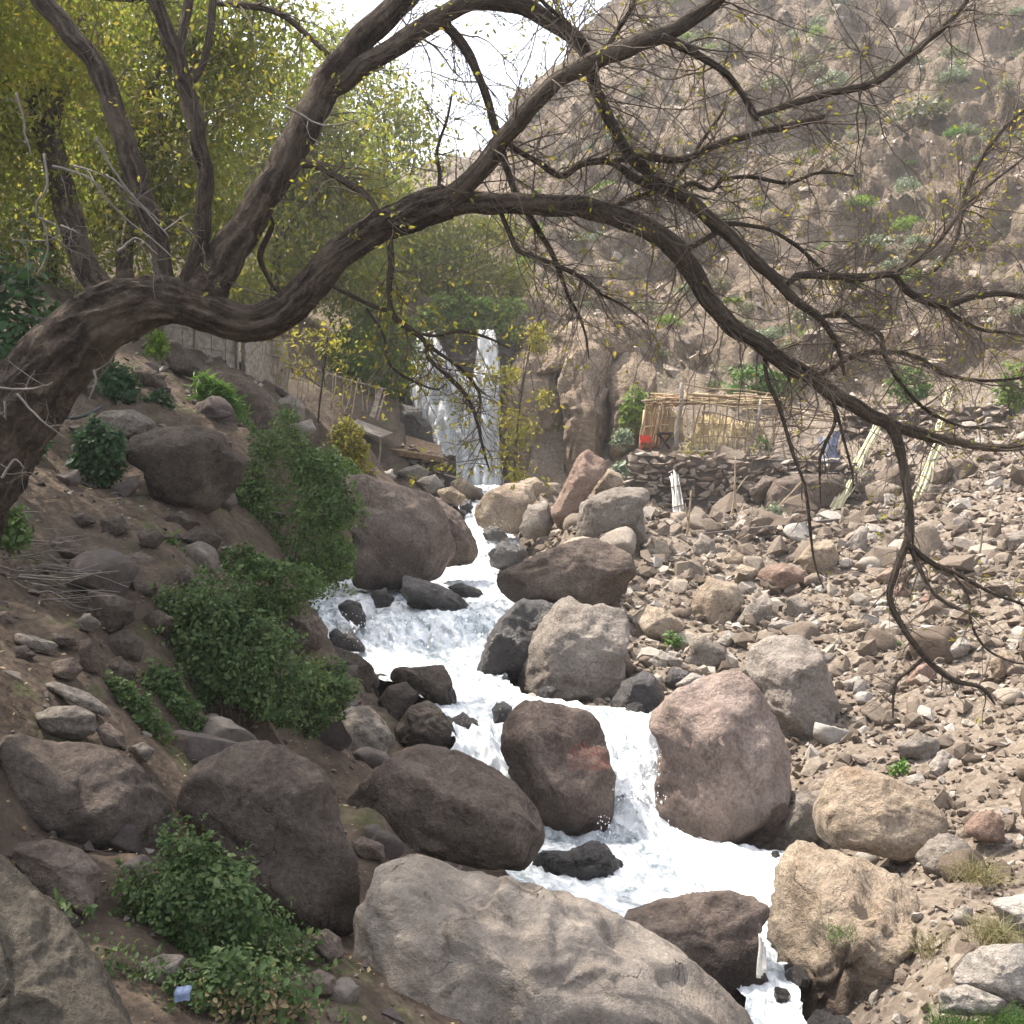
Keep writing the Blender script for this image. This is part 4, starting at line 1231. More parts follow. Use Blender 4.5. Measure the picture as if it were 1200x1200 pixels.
# stones along the water's edge, wet
wet_me = [mesh_data('shore_stone', V, F, True, mat='rock_wet') for V, F in FINE]
for k in range(64):
    q = rng.integers(60, NVW - 40)
    side = rng.integers(0, 2)
    c = (WL if side == 0 else WR)[q] + (np.array([rng.uniform(-0.35, 0.15), 0, 0]) if side == 0 else np.array([rng.uniform(-0.15, 0.35), 0, 0]))
    s = 0.5 * math.exp(rng.normal(-1.0, 0.4)) * min(1.3, max(0.5, c[1] / 18))
    o = put('shore_stone', wet_me[rng.integers(0, 16)], None, (c[0], c[1], c[2] + 0.02), 'wet dark stone at the edge of the rushing water', 'stone', 'wet stones along the stream')
    o.scale = (s, s, s)
    o.rotation_euler = (rng.normal(0, 0.3), rng.normal(0, 0.3), rng.uniform(0, 6.28))


# ------------------------------------------------------------------ dry-stone walls
wall_me = [mesh_data('wall_stone', V * np.array([1, 1, 1.0]), F, False, attr={'rnd': np.full(len(V), random.random())}, mat='wall_stone') for V, F in HULLS]


def dry_wall(name, a, b, h0, h1, sw, sh, label, seed):
    """a, b: foot of the wall at its two ends"""
    r = random.Random(seed)
    a, b = np.array(a), np.array(b)
    L = np.linalg.norm((b - a)[:2])
    dirn = (b - a) / np.linalg.norm(b - a)
    ang = math.atan2(dirn[1], dirn[0])
    w = thing(name, a, label, 'stone wall')
    # packed core behind the facing stones
    back = np.array([-dirn[1], dirn[0], 0.0])
    core = []
    for t_ in np.linspace(0, 1, 9):
        base = a + (b - a) * t_
        h = h0 + (h1 - h0) * t_
        for off, zz in ((0.10, -0.4), (0.16, h * 0.97), (0.8, h * 0.97), (0.9, -0.4)):
            core.append(base + back * off + np.array([0, 0, zz]))
    core = np.array(core)
    F = []
    for k in range(8):
        for e in range(4):
            F.append((4 * k + e, 4 * k + (e + 1) % 4, 4 * k + 4 + (e + 1) % 4, 4 * k + 4 + e))
    mk('core', core, F, 'bank_stone', w, smooth=False)
    z = 0.0
    while z < max(h0, h1):
        x = r.uniform(-0.1, 0.1)
        hh = sh * r.uniform(0.8, 1.25)
        while x < L:
            ww = sw * r.choice((0.45, 0.6, 0.75, 0.9, 1.1, 1.4, 1.8))
            hs = r.uniform(0.6, 1.5)
            t_ = (x + ww / 2) / L
            h = h0 + (h1 - h0) * t_ + r.uniform(-0.08, 0.06)
            if z + hh * 0.4 < h:
                o = put('stone', wall_me[r.randrange(len(wall_me))], w)
                c = (b - a) * t_ + back * r.uniform(-0.05, 0.10)
                o.location = (c[0], c[1] - r.uniform(0, 0.06), c[2] + z + hh / 2 + r.uniform(-0.35, 0.35) * hh)
                o.scale = (ww * 0.62, 0.20, hh * 0.85 * hs)
                o.rotation_euler = (r.uniform(-0.35, 0.35), r.uniform(-0.4, 0.4), ang + r.uniform(-0.25, 0.25) + r.choice((0, math.pi)))
            x += ww * 0.92
        z += hh * 0.88
    return w


dry_wall('terrace_wall', P(732, 604, 30.8), P(1005, 606, 29.2), 1.75, 1.50, 0.27, 0.175, 'tall dry-stone retaining wall below the reed shelter', 3)
dry_wall('terrace_wall', P(790, 652, 24.6), P(985, 640, 24.2), 0.46, 0.62, 0.19, 0.125, 'low dry-stone wall across the scree below the tall one', 5)
dry_wall('field_wall', P(985, 520, 33.5), P(1180, 505, 31.0), 0.85, 0.8, 0.30, 0.18, 'rough stone wall behind the leaning reed bundles', 6)


# ------------------------------------------------------------------ leaves and plants
def leaf_arrays(pos, axis, nrm, L, Wd, rnd, six=False):
    axis = axis / (np.linalg.norm(axis, axis=1)[:, None] + 1e-9)
    side = np.cross(axis, nrm)
    side /= np.linalg.norm(side, axis=1)[:, None] + 1e-9
    up = np.cross(side, axis)
    L = L[:, None]
    Wd = Wd[:, None]
    if six:
        V = np.stack([pos, pos + axis * L * 0.32 + side * Wd * 0.46 + up * L * 0.08, pos + axis * L * 0.68 + side * Wd * 0.38 + up * L * 0.06, pos + axis * L - up * L * 0.06,
                      pos + axis * L * 0.68 - side * Wd * 0.38 + up * L * 0.06, pos + axis * L * 0.32 - side * Wd * 0.46 + up * L * 0.08], 1)
        f = np.array([[0, 1, 2], [0, 2, 3], [0, 3, 4], [0, 4, 5]])
        k = 6
    else:
        V = np.stack([pos, pos + axis * L * 0.45 + side * Wd * 0.5 + up * L * 0.08, pos + axis * L, pos + axis * L * 0.45 - side * Wd * 0.5 + up * L * 0.08], 1)
        f = np.array([[0, 1, 2], [0, 2, 3]])
        k = 4
    F = (f[None] + (np.arange(len(pos)) * k)[:, None, None]).reshape(-1, 3)
    return V.reshape(-1, 3), F, np.repeat(rnd, k)


def unit(a):
    return a / (np.linalg.norm(a, axis=1)[:, None] + 1e-9)


def outline_volume(poly, d, dr, n, rng, rho=(0.55, 1.06), lump=0.22, front=0.75):
    """points and outward directions in the outer shell of a solid with this outline"""
    c = poly_centre(poly)
    Rpx = smooth_ring(ray_poly(poly, c, TH), 1)
    C = P(c[0], c[1], d)
    s = d / FP
    v = unit(rng.normal(size=(n, 3)))
    flip = (v[:, 1] > 0) & (rng.uniform(size=n) < front)
    v[flip, 1] *= -1
    th = np.arctan2(v[:, 2], v[:, 0])
    R_ = np.interp(th, np.append(TH, math.pi), np.append(Rpx, Rpx[0])) * s
    cosf = np.sqrt(v[:, 0] ** 2 + v[:, 2] ** 2)
    size = Rpx.mean() * s
    p = np.stack([R_ * cosf ** 0.75 * np.cos(th), dr * size * v[:, 1], R_ * cosf ** 0.75 * np.sin(th)], -1)
    k = rng.uniform(rho[0] ** 2, rho[1] ** 2, n) ** 0.5
    k = k * (1 + lump * fbm(p / size * 2.6 + C, 3, 77))
    return C, p * k[:, None] + C, v, size


def bush(name, pts, d, dr, n, L, mat, label, cat='bush', group=None, six=True, rho=(0.5, 1.06), droop=0.0, stems=5, ratio=0.62, seed=0, lump=0.42):
    rng = np.random.default_rng(500 + seed)
    six = six and d < 11
    poly = np.array([[float(c) for c in q.split(',')] for q in pts.split()]) if isinstance(pts, str) else pts
    C, p, v, size = outline_volume(poly, d, dr, n, rng, rho, lump)
    base = P(poly_centre(poly)[0], poly[:, 1].max(), d)
    o = thing(name, base, label, cat, group)
    nrm = unit(v * 0.8 + rng.normal(0, 0.55, (n, 3)) + np.array([0, -0.15, 0.55]))
    ax = unit(np.cross(nrm, rng.normal(size=(n, 3)))) + np.array([0, 0, -droop])
    # stray shoots break the outline
    ns = max(6, n // 130)
    for _ in range(ns):
        i0 = rng.integers(0, n)
        dirn = unit((v[i0] + rng.normal(0, 0.5, 3) + np.array([0, -0.1, 0.35 - droop]))[None])[0]
        ln = size * rng.uniform(0.10, 0.32)
        k0 = rng.integers(0, n, 14)
        tt = rng.uniform(0.1, 1.0, 14)
        p[k0] = p[i0] + dirn * (ln * tt)[:, None] + np.array([0, 0, -1.0]) * (ln * 0.4 * tt ** 2)[:, None] + rng.normal(0, L * 0.35, (14, 3))
    ll = L * np.exp(rng.normal(0, 0.32, n))
    V, F, r = leaf_arrays(p, ax, nrm, ll, ll * ratio, rng.uniform(0, 1, n), six)
    mk('foliage', V, F, mat, o, smooth=True, attr={'rnd': r}, kind='stuff')
    bag = Bag()
    for k in range(stems):
        q = p[rng.integers(0, n)]
        e = base + np.array([rng.normal(0, size * 0.25), rng.normal(0, size * 0.15), -0.03])
        mid = (e + q) / 2 + rng.normal(0, size * 0.12, 3)
        Cc = catmull([e, mid, q], 8)
        bag.add(*tube(Cc, np.linspace(0.010, 0.003, 8) * (0.6 + d / 14), 5))
    bag.mk('stems', 'twig', o)
    return o


# ivy and brambles on the left bank
bush('ivy', '318,486 336,482 352,500 372,522 392,560 404,600 412,640 408,668 392,690 372,700 352,712 318,708 290,690 252,672 232,655 256,632 252,606 280,580 296,540 302,510', 14.3, 0.34, 26000, 0.044, 'leaf_ivy', 'long curtain of ivy hanging down the bank towards the pool', 'ivy', seed=1, droop=0.5, rho=(0.72, 1.1))
bush('ivy', '228,668 250,640 290,646 330,660 372,672 380,690 360,712 330,722 286,716 250,700', 12.0, 0.4, 9000, 0.042, 'leaf_ivy', 'flat spread of ivy on the bank between the ivy curtain and the brambles', 'ivy', seed=41, rho=(0.6, 1.12))
bush('bramble_thicket', '160,735 190,698 236,688 275,690 310,718 338,745 356,790 360,835 332,860 290,812 258,800 236,860 205,890 176,856 160,800', 9.2, 0.55, 26000, 0.033, 'leaf_bramble', 'dark green bramble thicket in the middle of the left bank', 'bush', seed=2, droop=0.4)
bush('bramble_trail', '326,800 350,776 392,770 418,798 404,830 380,860 352,884 330,862', 10.3, 0.6, 9000, 0.034, 'leaf_bramble', 'trailing greenery right of the bramble thicket above the light brown boulder', 'bush', seed=3)
bush('bramble_trail', '150,800 176,778 206,790 232,830 238,868 214,896 186,888 160,850', 8.3, 0.5, 7000, 0.031, 'leaf_bramble', 'lower left fringe of the brambles hanging over the gully', 'bush', seed=43)
bush('bramble_trail', '104,795 125,785 150,800 178,830 200,858 176,872 140,850 112,822', 7.6, 0.5, 4200, 0.029, 'leaf_bramble', 'small leafy plants behind the pale loaf-shaped stone', 'bush', seed=4)
bush('foreground_bush', '122,1062 150,1030 190,1010 200,985 222,968 246,985 262,1010 296,1030 310,1062 345,1082 380,1110 396,1140 340,1140 300,1120 250,1130 190,1125 150,1100', 5.6, 0.6, 16000, 0.025, 'leaf_bramble', 'leafy green bush in front of the tall dark shaded boulder', 'bush', seed=5)
bush('low_plants', '100,1090 125,1078 150,1100 170,1140 220,1135 262,1112 300,1120 352,1130 372,1160 366,1230 160,1230 140,1170', 5.0, 0.5, 5200, 0.028, 'leaf_bramble', 'low mixed weeds with dry stems along the bottom left edge', 'weeds', seed=6, rho=(0.4, 1.1), stems=40)
bush('low_plants_dry', '200,1170 262,1140 320,1145 352,1175 350,1230 210,1230', 4.95, 0.5, 1500, 0.026, 'leaf_dry', 'brown withered weeds at the bottom edge under the foreground bush', 'weeds', seed=7, rho=(0.4, 1.12), stems=40)
bush('shrub', '90,520 102,498 122,490 140,505 146,535 138,558 112,568 92,548', 12.2, 0.8, 2600, 0.062, 'leaf_deep', 'deep green shrub left of the big dark block-shaped boulder', 'shrub', seed=8)
bush('shrub', '112,450 122,430 142,426 160,440 164,465 150,480 125,476', 15.0, 0.8, 2200, 0.060, 'leaf_deep', 'deep green shrub under the leaning trunk, uphill one', 'shrub', seed=9)
bush('grass_mound', '228,452 246,442 264,452 282,476 290,492 278,498 256,480 236,470', 17.0, 0.6, 2600, 0.13, 'leaf_bright', 'bright green mound of grass before the long sloping slab', 'grass', seed=10, six=False, ratio=0.12)
bush('weed_patch', '172,640 188,628 208,632 214,650 196,658 176,655', 10.6, 0.6, 600, 0.045, 'leaf_ivy', 'small green weeds at the foot of the upper path step', 'weeds', seed=11)
bush('weed_patch', '116,682 132,670 150,676 152,692 132,696', 9.0, 0.6, 500, 0.036, 'leaf_ivy', 'small green weeds beside the heap of dry sticks', 'weeds', seed=12)
bush('weed_patch', '170,470 185,455 200,462 204,480 186,485', 15.4, 0.6, 400, 0.06, 'leaf_deep', 'little dark weeds right of the uphill shrub', 'weeds', seed=13)
bush('weed_patch', '-10,640 -6,600 10,580 26,600 34,632 16,645', 8.4, 0.6, 800, 0.05, 'leaf_ivy', 'green weeds at the left edge under the leaning trunk', 'weeds', seed=14)
bush('shrub', '384,540 392,500 404,485 418,500 430,530 436,552 412,558', 23.0, 0.7, 2200, 0.085, 'leaf_gold', 'yellow-green shrub between the ivy and the stone hut', 'shrub', seed=15)
bush('shrub', '330,540 352,515 380,530 420,545 430,560 400,566 360,560', 21.0, 0.6, 2200, 0.075, 'leaf_ivy', 'green shrub on top of the ivy beside the massive brown boulder', 'shrub', seed=16)
bush('young_plant', '174,420 176,392 186,380 196,398 194,420', 15.5, 0.7, 260, 0.11, 'leaf_willow', 'light green young plant under the leaning trunk', 'plant', seed=17, ratio=0.35)
bush('dark_hedge', '-60,560 -40,330 0,285 30,305 50,345 62,400 60,470 30,560', 10.2, 0.4, 5200, 0.075, 'leaf_deep', 'dark leafy hedge behind the trunk at the left edge', 'bush', seed=18)
# by the shelter
bush('shrub', '728,500 732,462 744,452 758,462 762,486 750,505', 35.0, 0.8, 900, 0.13, 'leaf_willow', 'yellow-green bush at the left end of the reed shelter', 'shrub', seed=20)
bush('shrub', '716,520 722,505 738,502 742,522', 33.0, 0.8, 400, 0.10, 'leaf_grey', 'grey-green tuft left of the reed shelter', 'shrub', seed=21)
bush('shrub', '714,556 722,541 734,544 735,558', 27.0, 0.8, 400, 0.08, 'leaf_grey', 'grey-green tuft on the tan rock by the leaning red-brown slab', 'shrub', seed=22)
bush('shrub', '892,606 896,594 908,590 920,598 918,612 902,614', 28.0, 0.8, 500, 0.08, 'leaf_grey', 'grey-green tuft below the big shaded boulder of the terrace', 'shrub', seed=23)
bush('vine_patch', '848,450 856,434 880,428 905,436 930,440 935,462 900,470 866,466', 37.6, 0.5, 1700, 0.15, 'leaf_bright', 'bright green leaves behind the roof of the reed shelter', 'bush', seed=24)
bush('vine_patch', '1040,455 1050,432 1075,430 1092,446 1086,470 1056,474', 35.5, 0.5, 800, 0.14, 'leaf_bright', 'bright green bush uphill of the leaning reed bundles', 'bush', seed=25)
bush('vine_patch', '1165,470 1172,430 1200,420 1215,440 1210,486 1180,490', 31.5, 0.5, 1100, 0.13, 'leaf_willow', 'bright green bush at the right edge above the scree', 'bush', seed=26)
bush('lip_shrubs', '476,396 486,362 520,348 560,350 604,356 618,384 596,398 560,390 520,394', 38.6, 0.4, 5200, 0.15, 'leaf_willow', 'yellow-green bushes along the rocky lip above the waterfall', 'bush', seed=42)
bush('shrub', '884,520 890,508 900,512 900,530 888,534', 34.5, 0.8, 250, 0.10, 'leaf_bright', 'small green plant growing inside the reed shelter', 'shrub', seed=27)
bush('shrub', '830,560 822,530 812,510 800,515 806,545 818,566', 31.0, 0.5, 320, 0.085, 'leaf_gold', 'thin yellowish creeper on the tall dry-stone wall', 'plant', seed=28)
bush('weed_patch', '1040,760 1046,750 1058,752 1060,764', 15.5, 0.8, 120, 0.05, 'leaf_bright', 'tiny green plant on the scree left of the hanging bough', 'weeds', seed=29)
bush('weed_patch', '778,752 788,742 800,746 802,756 788,760', 16.8, 0.8, 160, 0.06, 'leaf_bright', 'tiny green plant on the scree above the whitish rock', 'weeds', seed=30)
bush('weed_patch', '1046,905 1052,892 1062,894 1064,906', 11.0, 0.8, 140, 0.04, 'leaf_bright', 'tiny green plant just above the large pale tan boulder', 'weeds', seed=31)


# dry grass tufts, bottom right
def tuft(px, py, d, n, L, mat, label):
    base = P(px, py, d)
    rng = np.random.default_rng(int(px * 3 + py))
    o = thing('grass_tuft', base, label, 'grass')
    ax = unit(np.stack([rng.normal(0, 0.5, n), rng.normal(0, 0.5, n), rng.uniform(0.35, 1.2, n)], -1))
    pos = base + np.stack([rng.normal(0, 0.07, n), rng.normal(0, 0.07, n), np.full(n, -0.02)], -1)
    bag = Bag()
    for k in range(n):
        l = L * rng.uniform(0.5, 1.2)
        c = np.array([pos[k], pos[k] + ax[k] * l * 0.6, pos[k] + ax[k] * l + np.array([ax[k][0] * 0.2 * l, ax[k][1] * 0.2 * l, -0.25 * l])])
        V, F, bk = tube(catmull(c, 5), np.array([0.0022, 0.002, 0.0016, 0.001, 0.0004]), 3, False)
        bag.add(V, F, np.full(len(V), rng.uniform()))
    bag.mk('blades', mat, o, kind='stuff')


tuft(1148, 1030, 8.2, 220, 0.26, 'grass_straw', 'dry straw-coloured grass below the brown angular block')
tuft(1105, 1120, 7.3, 200, 0.24, 'grass_straw', 'dry grass tuft in the middle of the bottom right slope')
tuft(1165, 1100, 7.0, 240, 0.24, 'grass_straw', 'dry grass tuft left of the pale rock at the right edge')
tuft(1125, 1205, 6.0, 240, 0.16, 'leaf_bright', 'green grass in front of the whitish flat slab')
tuft(1190, 1200, 5.9, 200, 0.14, 'leaf_bright', 'green grass at the bottom right corner')
tuft(985, 1095, 7.35, 60, 0.12, 'leaf_bright', 'green blades growing on the rough right-hand outcrop')

# scrub on the mountain
rng = np.random.default_rng(91)
spots = [(1085, 165, 40, 'leaf_scrub'), (1120, 112, 22, 'leaf_grey'), (1120, 190, 14, 'leaf_bright'), (920, 70, 12, 'leaf_grey'), (1020, 405, 12, 'leaf_grey'), (720, 430, 12, 'leaf_grey'), (880, 385, 16, 'leaf_scrub'),
         (690, 370, 12, 'leaf_scrub'), (1110, 330, 16, 'leaf_scrub'), (840, 460, 14, 'leaf_scrub'), (1010, 290, 12, 'leaf_scrub'), (900, 260, 14, 'leaf_scrub')]
for k in range(120):
    spots.append((rng.uniform(610, 1230), rng.uniform(10, 430), rng.uniform(7, 20), ['leaf_scrub', 'leaf_scrub', 'leaf_grey', 'leaf_willow'][rng.integers(0, 4)]))


def ray_ground(px, py, d0=30.0, d1=120.0):
    """first ground met by the line of sight"""
    dd = np.linspace(d0, d1, 400)
    for d in dd:
        q = P(px, py, d)
        if height(q[0], q[1]) > q[2]:
            return d
    return None


unit_scrub = {}
for mname in ('leaf_scrub', 'leaf_grey', 'leaf_willow', 'leaf_bright'):
    for k in range(3):
        n = 700
        v = unit(rng.normal(size=(n, 3)))
        v[:, 2] = np.abs(v[:, 2]) * 0.9 - 0.15
        p = v * (rng.uniform(0.35, 1.0, n) * (1 + 0.5 * perlin(v * 1.8 + k * 9, 5)))[:, None]
        nrm = unit(v + rng.normal(0, 0.5, (n, 3)))
        ax = unit(np.cross(nrm, rng.normal(size=(n, 3))) + v * 0.5)
        ll = rng.uniform(0.12, 0.26, n)
        V, F, r = leaf_arrays(p, ax, nrm, ll, ll * 0.5, rng.uniform(0, 1, n))
        unit_scrub[(mname, k)] = mesh_data('scrub_bush', V, F, True, attr={'rnd': r}, mat=mname)
for k, (px, py, r, mname) in enumerate(spots):
    d = ray_ground(px, py)
    if d is None:
        continue
    q = P(px, py, d)
    s = r * d / FP
    lab = {0: 'large olive scrub bush high on the sunny mountainside', 1: 'grey-green scrub bush just above the large olive one'}.get(k, 'low scrub bush on the mountainside')
    q = on_hill(q[0], q[1])
    o = put('scrub_bush', unit_scrub[(mname, k % 3)], None, (q[0], q[1], q[2] + 0.35 * s), lab, 'bush', 'scrub bushes on the mountainside')
    o.scale = (s, s, s * 0.8)
    o.rotation_euler = (0, 0, rng.uniform(0, 6.28))


# ------------------------------------------------------------------ the leaning tree
rng = np.random.default_rng(5)
tree = thing('leaning_tree', P(-110, 690, 6.0), 'gnarled leaning tree with bare twisting branches arching over the stream', 'tree')


def limb_path(pts, d0, d1, per=9):
    pts = np.array(pts, float)
    t_ = np.linspace(0, 1, len(pts))
    dd = d0 + (d1 - d0) * t_
    C = np.array([P(q[0], q[1], d) for q, d in zip(pts, dd)])
    R = pts[:, 2] * 0.5 * dd / FP
    n = per * (len(pts) - 1) + 1
    CC = catmull(np.hstack([C, R[:, None]]), n)
    return CC[:, :3], np.maximum(CC[:, 3], 0.0008)


def rough_tube(C, R, k, amp, seed, furrow=True):
    """bark: long furrows and knots in the geometry"""
    V, F, bk = tube(C, R, k)
    n = len(V) // k
    RR = np.concatenate([[R[0] * 0.02], R, [R[-1] * 0.02]])
    CC = np.vstack([C[0], C, C[-1]])
    ctr = np.repeat(CC, k, axis=0)
    out = V - ctr
    rr = np.repeat(RR, k)
    q = np.stack([bk[:, 0] * 2.6, bk[:, 1] * 2.6, bk[:, 2] * 3.0], -1) + seed * 5.1
    g = 0.14 * fbm(np.stack([bk[:, 0] * 0.9, bk[:, 1] * 0.9, bk[:, 2] * 2.2], -1) + seed, 3, seed)
    if furrow:
        q2 = q + 0.8 * np.stack([perlin(q * 0.7, 3), perlin(q * 0.7 + 40, 4), np.zeros(len(q))], -1)
        g = g + amp * (fbm(q2, 3, seed + 2, True) - 0.9)
    V = ctr + out * (1 + g)[:, None]
    return V, F, bk


trunk_pts = [(-120, 720, 170), (-60, 600, 140), (0, 502, 118), (52, 438, 100), (105, 388, 86), (150, 362, 74), (200, 352, 60), (245, 366, 52), (290, 378, 47), (330, 366, 46), (362, 336, 43), (395, 300, 40), (440, 270, 40), (485, 250, 44), (525, 236, 40)]
C, R = limb_path(trunk_pts, 5.9, 6.2, 30)
R = R * 0.87
V, F, bk = rough_tube(C, R, 96, 0.15, 1)
mk('trunk', V, F, 'bark', tree, attr={'bk': bk})
LIMBS = {}


def limb(key, pts, d0, d1, k=16, mat='bark_young', amp=0.05, per=9):
    C, R = limb_path(pts, d0, d1, per)
    R = R * 0.78
    # knots and slight kinks
    lk = np.concatenate([[0], np.cumsum(np.linalg.norm(np.diff(C, axis=0), axis=1))])
    kz = np.stack([lk * 5.0, np.full(len(C), len(LIMBS) * 3.3), np.zeros(len(C))], -1)
    R = R * (1 + 0.16 * perlin(kz * 1.3, 3))
    C = C + np.stack([perlin(kz, 7), perlin(kz + 9, 8), perlin(kz + 21, 9)], -1) * (0.006 + 0.25 * R)[:, None]
    V, F, bk = rough_tube(C, R, k, amp, len(LIMBS) + 3)
    mk('branch', V, F, mat, tree, attr={'bk': bk})
    LIMBS[key] = (C, R)


limb('A', [(505, 243, 38), (545, 238, 34), (600, 239, 30), (650, 240, 31), (700, 247, 31), (750, 264, 31), (790, 290, 32), (815, 328, 30), (850, 374, 27), (890, 404, 25), (930, 430, 24), (980, 463, 24), (1020, 486, 22), (1052, 502, 20)], 6.2, 6.9, 20)
limb('A1', [(1040, 497, 18), (1075, 508, 16), (1110, 515, 14), (1160, 524, 12), (1215, 524, 10), (1260, 540, 7)], 6.88, 7.2)
limb('A2', [(1040, 494, 16), (1054, 525, 16), (1062, 560, 14), (1066, 610, 14), (1063, 642, 15)], 6.85, 6.85)
limb('A2a', [(1063, 636, 14), (1050, 668, 10), (1042, 698, 10), (1058, 735, 9), (1084, 770, 9), (1115, 796, 8), (1150, 806, 6), (1166, 826, 3)], 6.85, 6.7)
limb('A2b', [(1064, 636, 11), (1082, 652, 9), (1102, 665, 8), (1125, 674, 7), (1160, 694, 5), (1205, 712, 4), (1240, 740, 3)], 6.85, 7.1)
limb('A2c', [(1066, 640, 8), (1078, 668, 7), (1090, 690, 6), (1115, 710, 5), (1152, 723, 3)], 6.85, 6.6, 10)
limb('A2d', [(1084, 770, 6), (1066, 786, 6), (1050, 800, 5), (1046, 842, 2.5)], 6.75, 6.6, 10)
limb('A3', [(1120, 676, 5), (1135, 700, 4), (1138, 730, 4), (1155, 760, 4), (1185, 775, 3), (1215, 780, 2)], 6.95, 7.0, 8)
limb('A4', [(896, 402, 7), (899, 440, 7), (912, 475, 7), (925, 520, 6), (940, 560, 5), (947, 600, 5), (955, 660, 3), (965, 690, 2)], 6.75, 6.6, 10)
limb('A5', [(972, 460, 7), (980, 490, 6), (968, 520, 5), (960, 545, 4), (962, 590, 2)], 6.8, 6.7, 8)
limb('A6', [(980, 480, 5), (990, 520, 4), (998, 550, 3.5), (1000, 570, 2)], 6.8, 6.7, 8)
limb('B', [(510, 243, 34), (545, 216, 30), (575, 185, 28), (598, 155, 27), (622, 124, 26), (650, 97, 26), (690, 76, 27), (740, 56, 27), (790, 34, 24), (830, 8, 20), (860, -20, 16)], 6.2, 5.8, 20)
limb('B2', [(775, 44, 15), (805, 58, 13), (835, 76, 12), (858, 92, 10), (878, 122, 9), (888, 140, 7)], 5.85, 6.1)
limb('F', [(884, 136, 8), (905, 128, 10), (935, 120, 11), (975, 108, 11), (1020, 99, 11), (1052, 78, 11), (1082, 52, 10), (1108, 30, 9), (1130, 4, 8), (1142, -20, 7)], 6.1, 6.3)
limb('C', [(228, 350, 66), (252, 318, 62), (285, 268, 50), (318, 215, 47), (352, 155, 46), (380, 105, 45), (412, 62, 43), (450, 22, 38), (490, -25, 36), (520, -90, 30)], 6.1, 6.5, 24, 'bark', 0.08)
limb('C2', [(385, 112, 26), (415, 82, 28), (450, 62, 30), (495, 32, 28), (545, 4, 28), (600, 4, 27), (648, 28, 24), (682, 52, 22), (694, 88, 20), (706, 122, 19), (732, 172, 17), (768, 210, 18), (802, 232, 20), (840, 264, 20), (884, 306, 19), (926, 344, 15), (958, 370, 11), (980, 402, 7), (990, 440, 4)], 6.3, 6.6, 18)
limb('C3', [(345, 190, 14), (372, 193, 13), (405, 214, 11), (430, 230, 10), (444, 252, 7)], 6.25, 6.1, 10)
limb('J', [(520, 28, 17), (545, 58, 15), (562, 92, 13), (574, 126, 13), (583, 160, 12), (592, 192, 11), (606, 228, 10), (632, 272, 9), (650, 302, 8), (664, 342, 6), (684, 384, 4), (690, 420, 2)], 6.4, 6.7, 12)
limb('E', [(588, 160, 9), (606, 176, 9), (630, 190, 9), (658, 206, 10), (682, 192, 11), (715, 190, 10), (752, 212, 11), (802, 233, 11)], 6.25, 6.5, 12)
limb('E2', [(720, 188, 8), (760, 184, 12), (800, 187, 12), (840, 170, 12), (885, 156, 12), (925, 148, 11), (955, 140, 10), (966, 136, 6)], 6.45, 6.6, 12)
limb('G', [(922, 334, 8), (936, 324, 11), (965, 322, 11), (1005, 325, 10), (1044, 322, 11), (1060, 336, 12), (1082, 352, 12), (1106, 358, 11), (1140, 348, 10), (1176, 344, 9), (1220, 352, 8)], 6.55, 7.0, 12)
limb('G2', [(1040, 324, 7), (1070, 308, 8), (1100, 282, 8), (1124, 250, 8), (1132, 222, 8), (1150, 185, 7), (1180, 148, 6), (1210, 122, 5)], 6.75, 7.0, 10)
limb('G3', [(1098, 356, 8), (1122, 372, 7), (1150, 386, 6), (1190, 392, 5), (1230, 404, 4)], 6.9, 7.1, 10)
limb('G4', [(1088, 322, 5), (1104, 308, 6), (1120, 282, 6), (1130, 245, 5), (1150, 225, 4), (1200, 185, 3)], 6.9, 7.1, 8)
limb('K', [(795, 225, 9), (810, 214, 8), (832, 222, 7), (850, 210, 6), (885, 208, 6), (925, 214, 5), (960, 202, 5), (1000, 206, 3)], 6.5, 6.8, 10)
limb('K2', [(838, 262, 8), (870, 262, 7), (905, 270, 6), (935, 290, 6), (968, 318, 5), (1000, 330, 5), (1050, 322, 4)], 6.55, 6.75, 10)
limb('K3', [(700, 248, 7), (728, 238, 9), (762, 226, 8), (790, 212, 6), (840, 140, 5), (850, 120, 4)], 6.4, 6.7, 10)
limb('K4', [(798, 297, 10), (812, 288, 9), (838, 274, 8), (850, 268, 6)], 6.5, 6.55, 10)
limb('N', [(850, 372, 9), (880, 404, 10), (920, 432, 9), (955, 440, 9), (1000, 418, 9), (1040, 412, 8), (1075, 420, 7), (1110, 440, 6), (1160, 446, 5), (1215, 440, 4)], 6.72, 7.0, 12)
limb('N2', [(960, 372, 8), (985, 368, 8), (1005, 380, 8), (1030, 392, 8), (1036, 415, 7), (1060, 455, 6), (1085, 480, 5), (1130, 500, 4), (1180, 500, 3)], 6.65, 6.9, 10)
limb('H', [(456, 276, 11), (459, 305, 9), (456, 345, 8), (461, 368, 9), (484, 388, 9), (498, 402, 8), (503, 420, 7), (524, 441, 7), (547, 464, 6), (560, 497, 5), (564, 518, 4.5), (574, 552, 2.5)], 6.15, 6.2, 10)
limb('H2', [(380, 330, 6), (410, 345, 6), (438, 360, 6), (460, 366, 6)], 6.1, 6.15, 8)
limb('H3', [(494, 398, 6), (530, 424, 5), (556, 450, 5), (563, 470, 4), (556, 490, 2)], 6.18, 6.25, 8)
limb('H4', [(480, 388, 5), (510, 393, 5), (540, 388, 5), (572, 396, 4), (596, 408, 2)], 6.18, 6.3, 8)
limb('H5', [(430, 362, 4), (448, 390, 4), (456, 425, 4), (480, 445, 4), (510, 456, 3), (522, 450, 2)], 6.15, 6.2, 8)
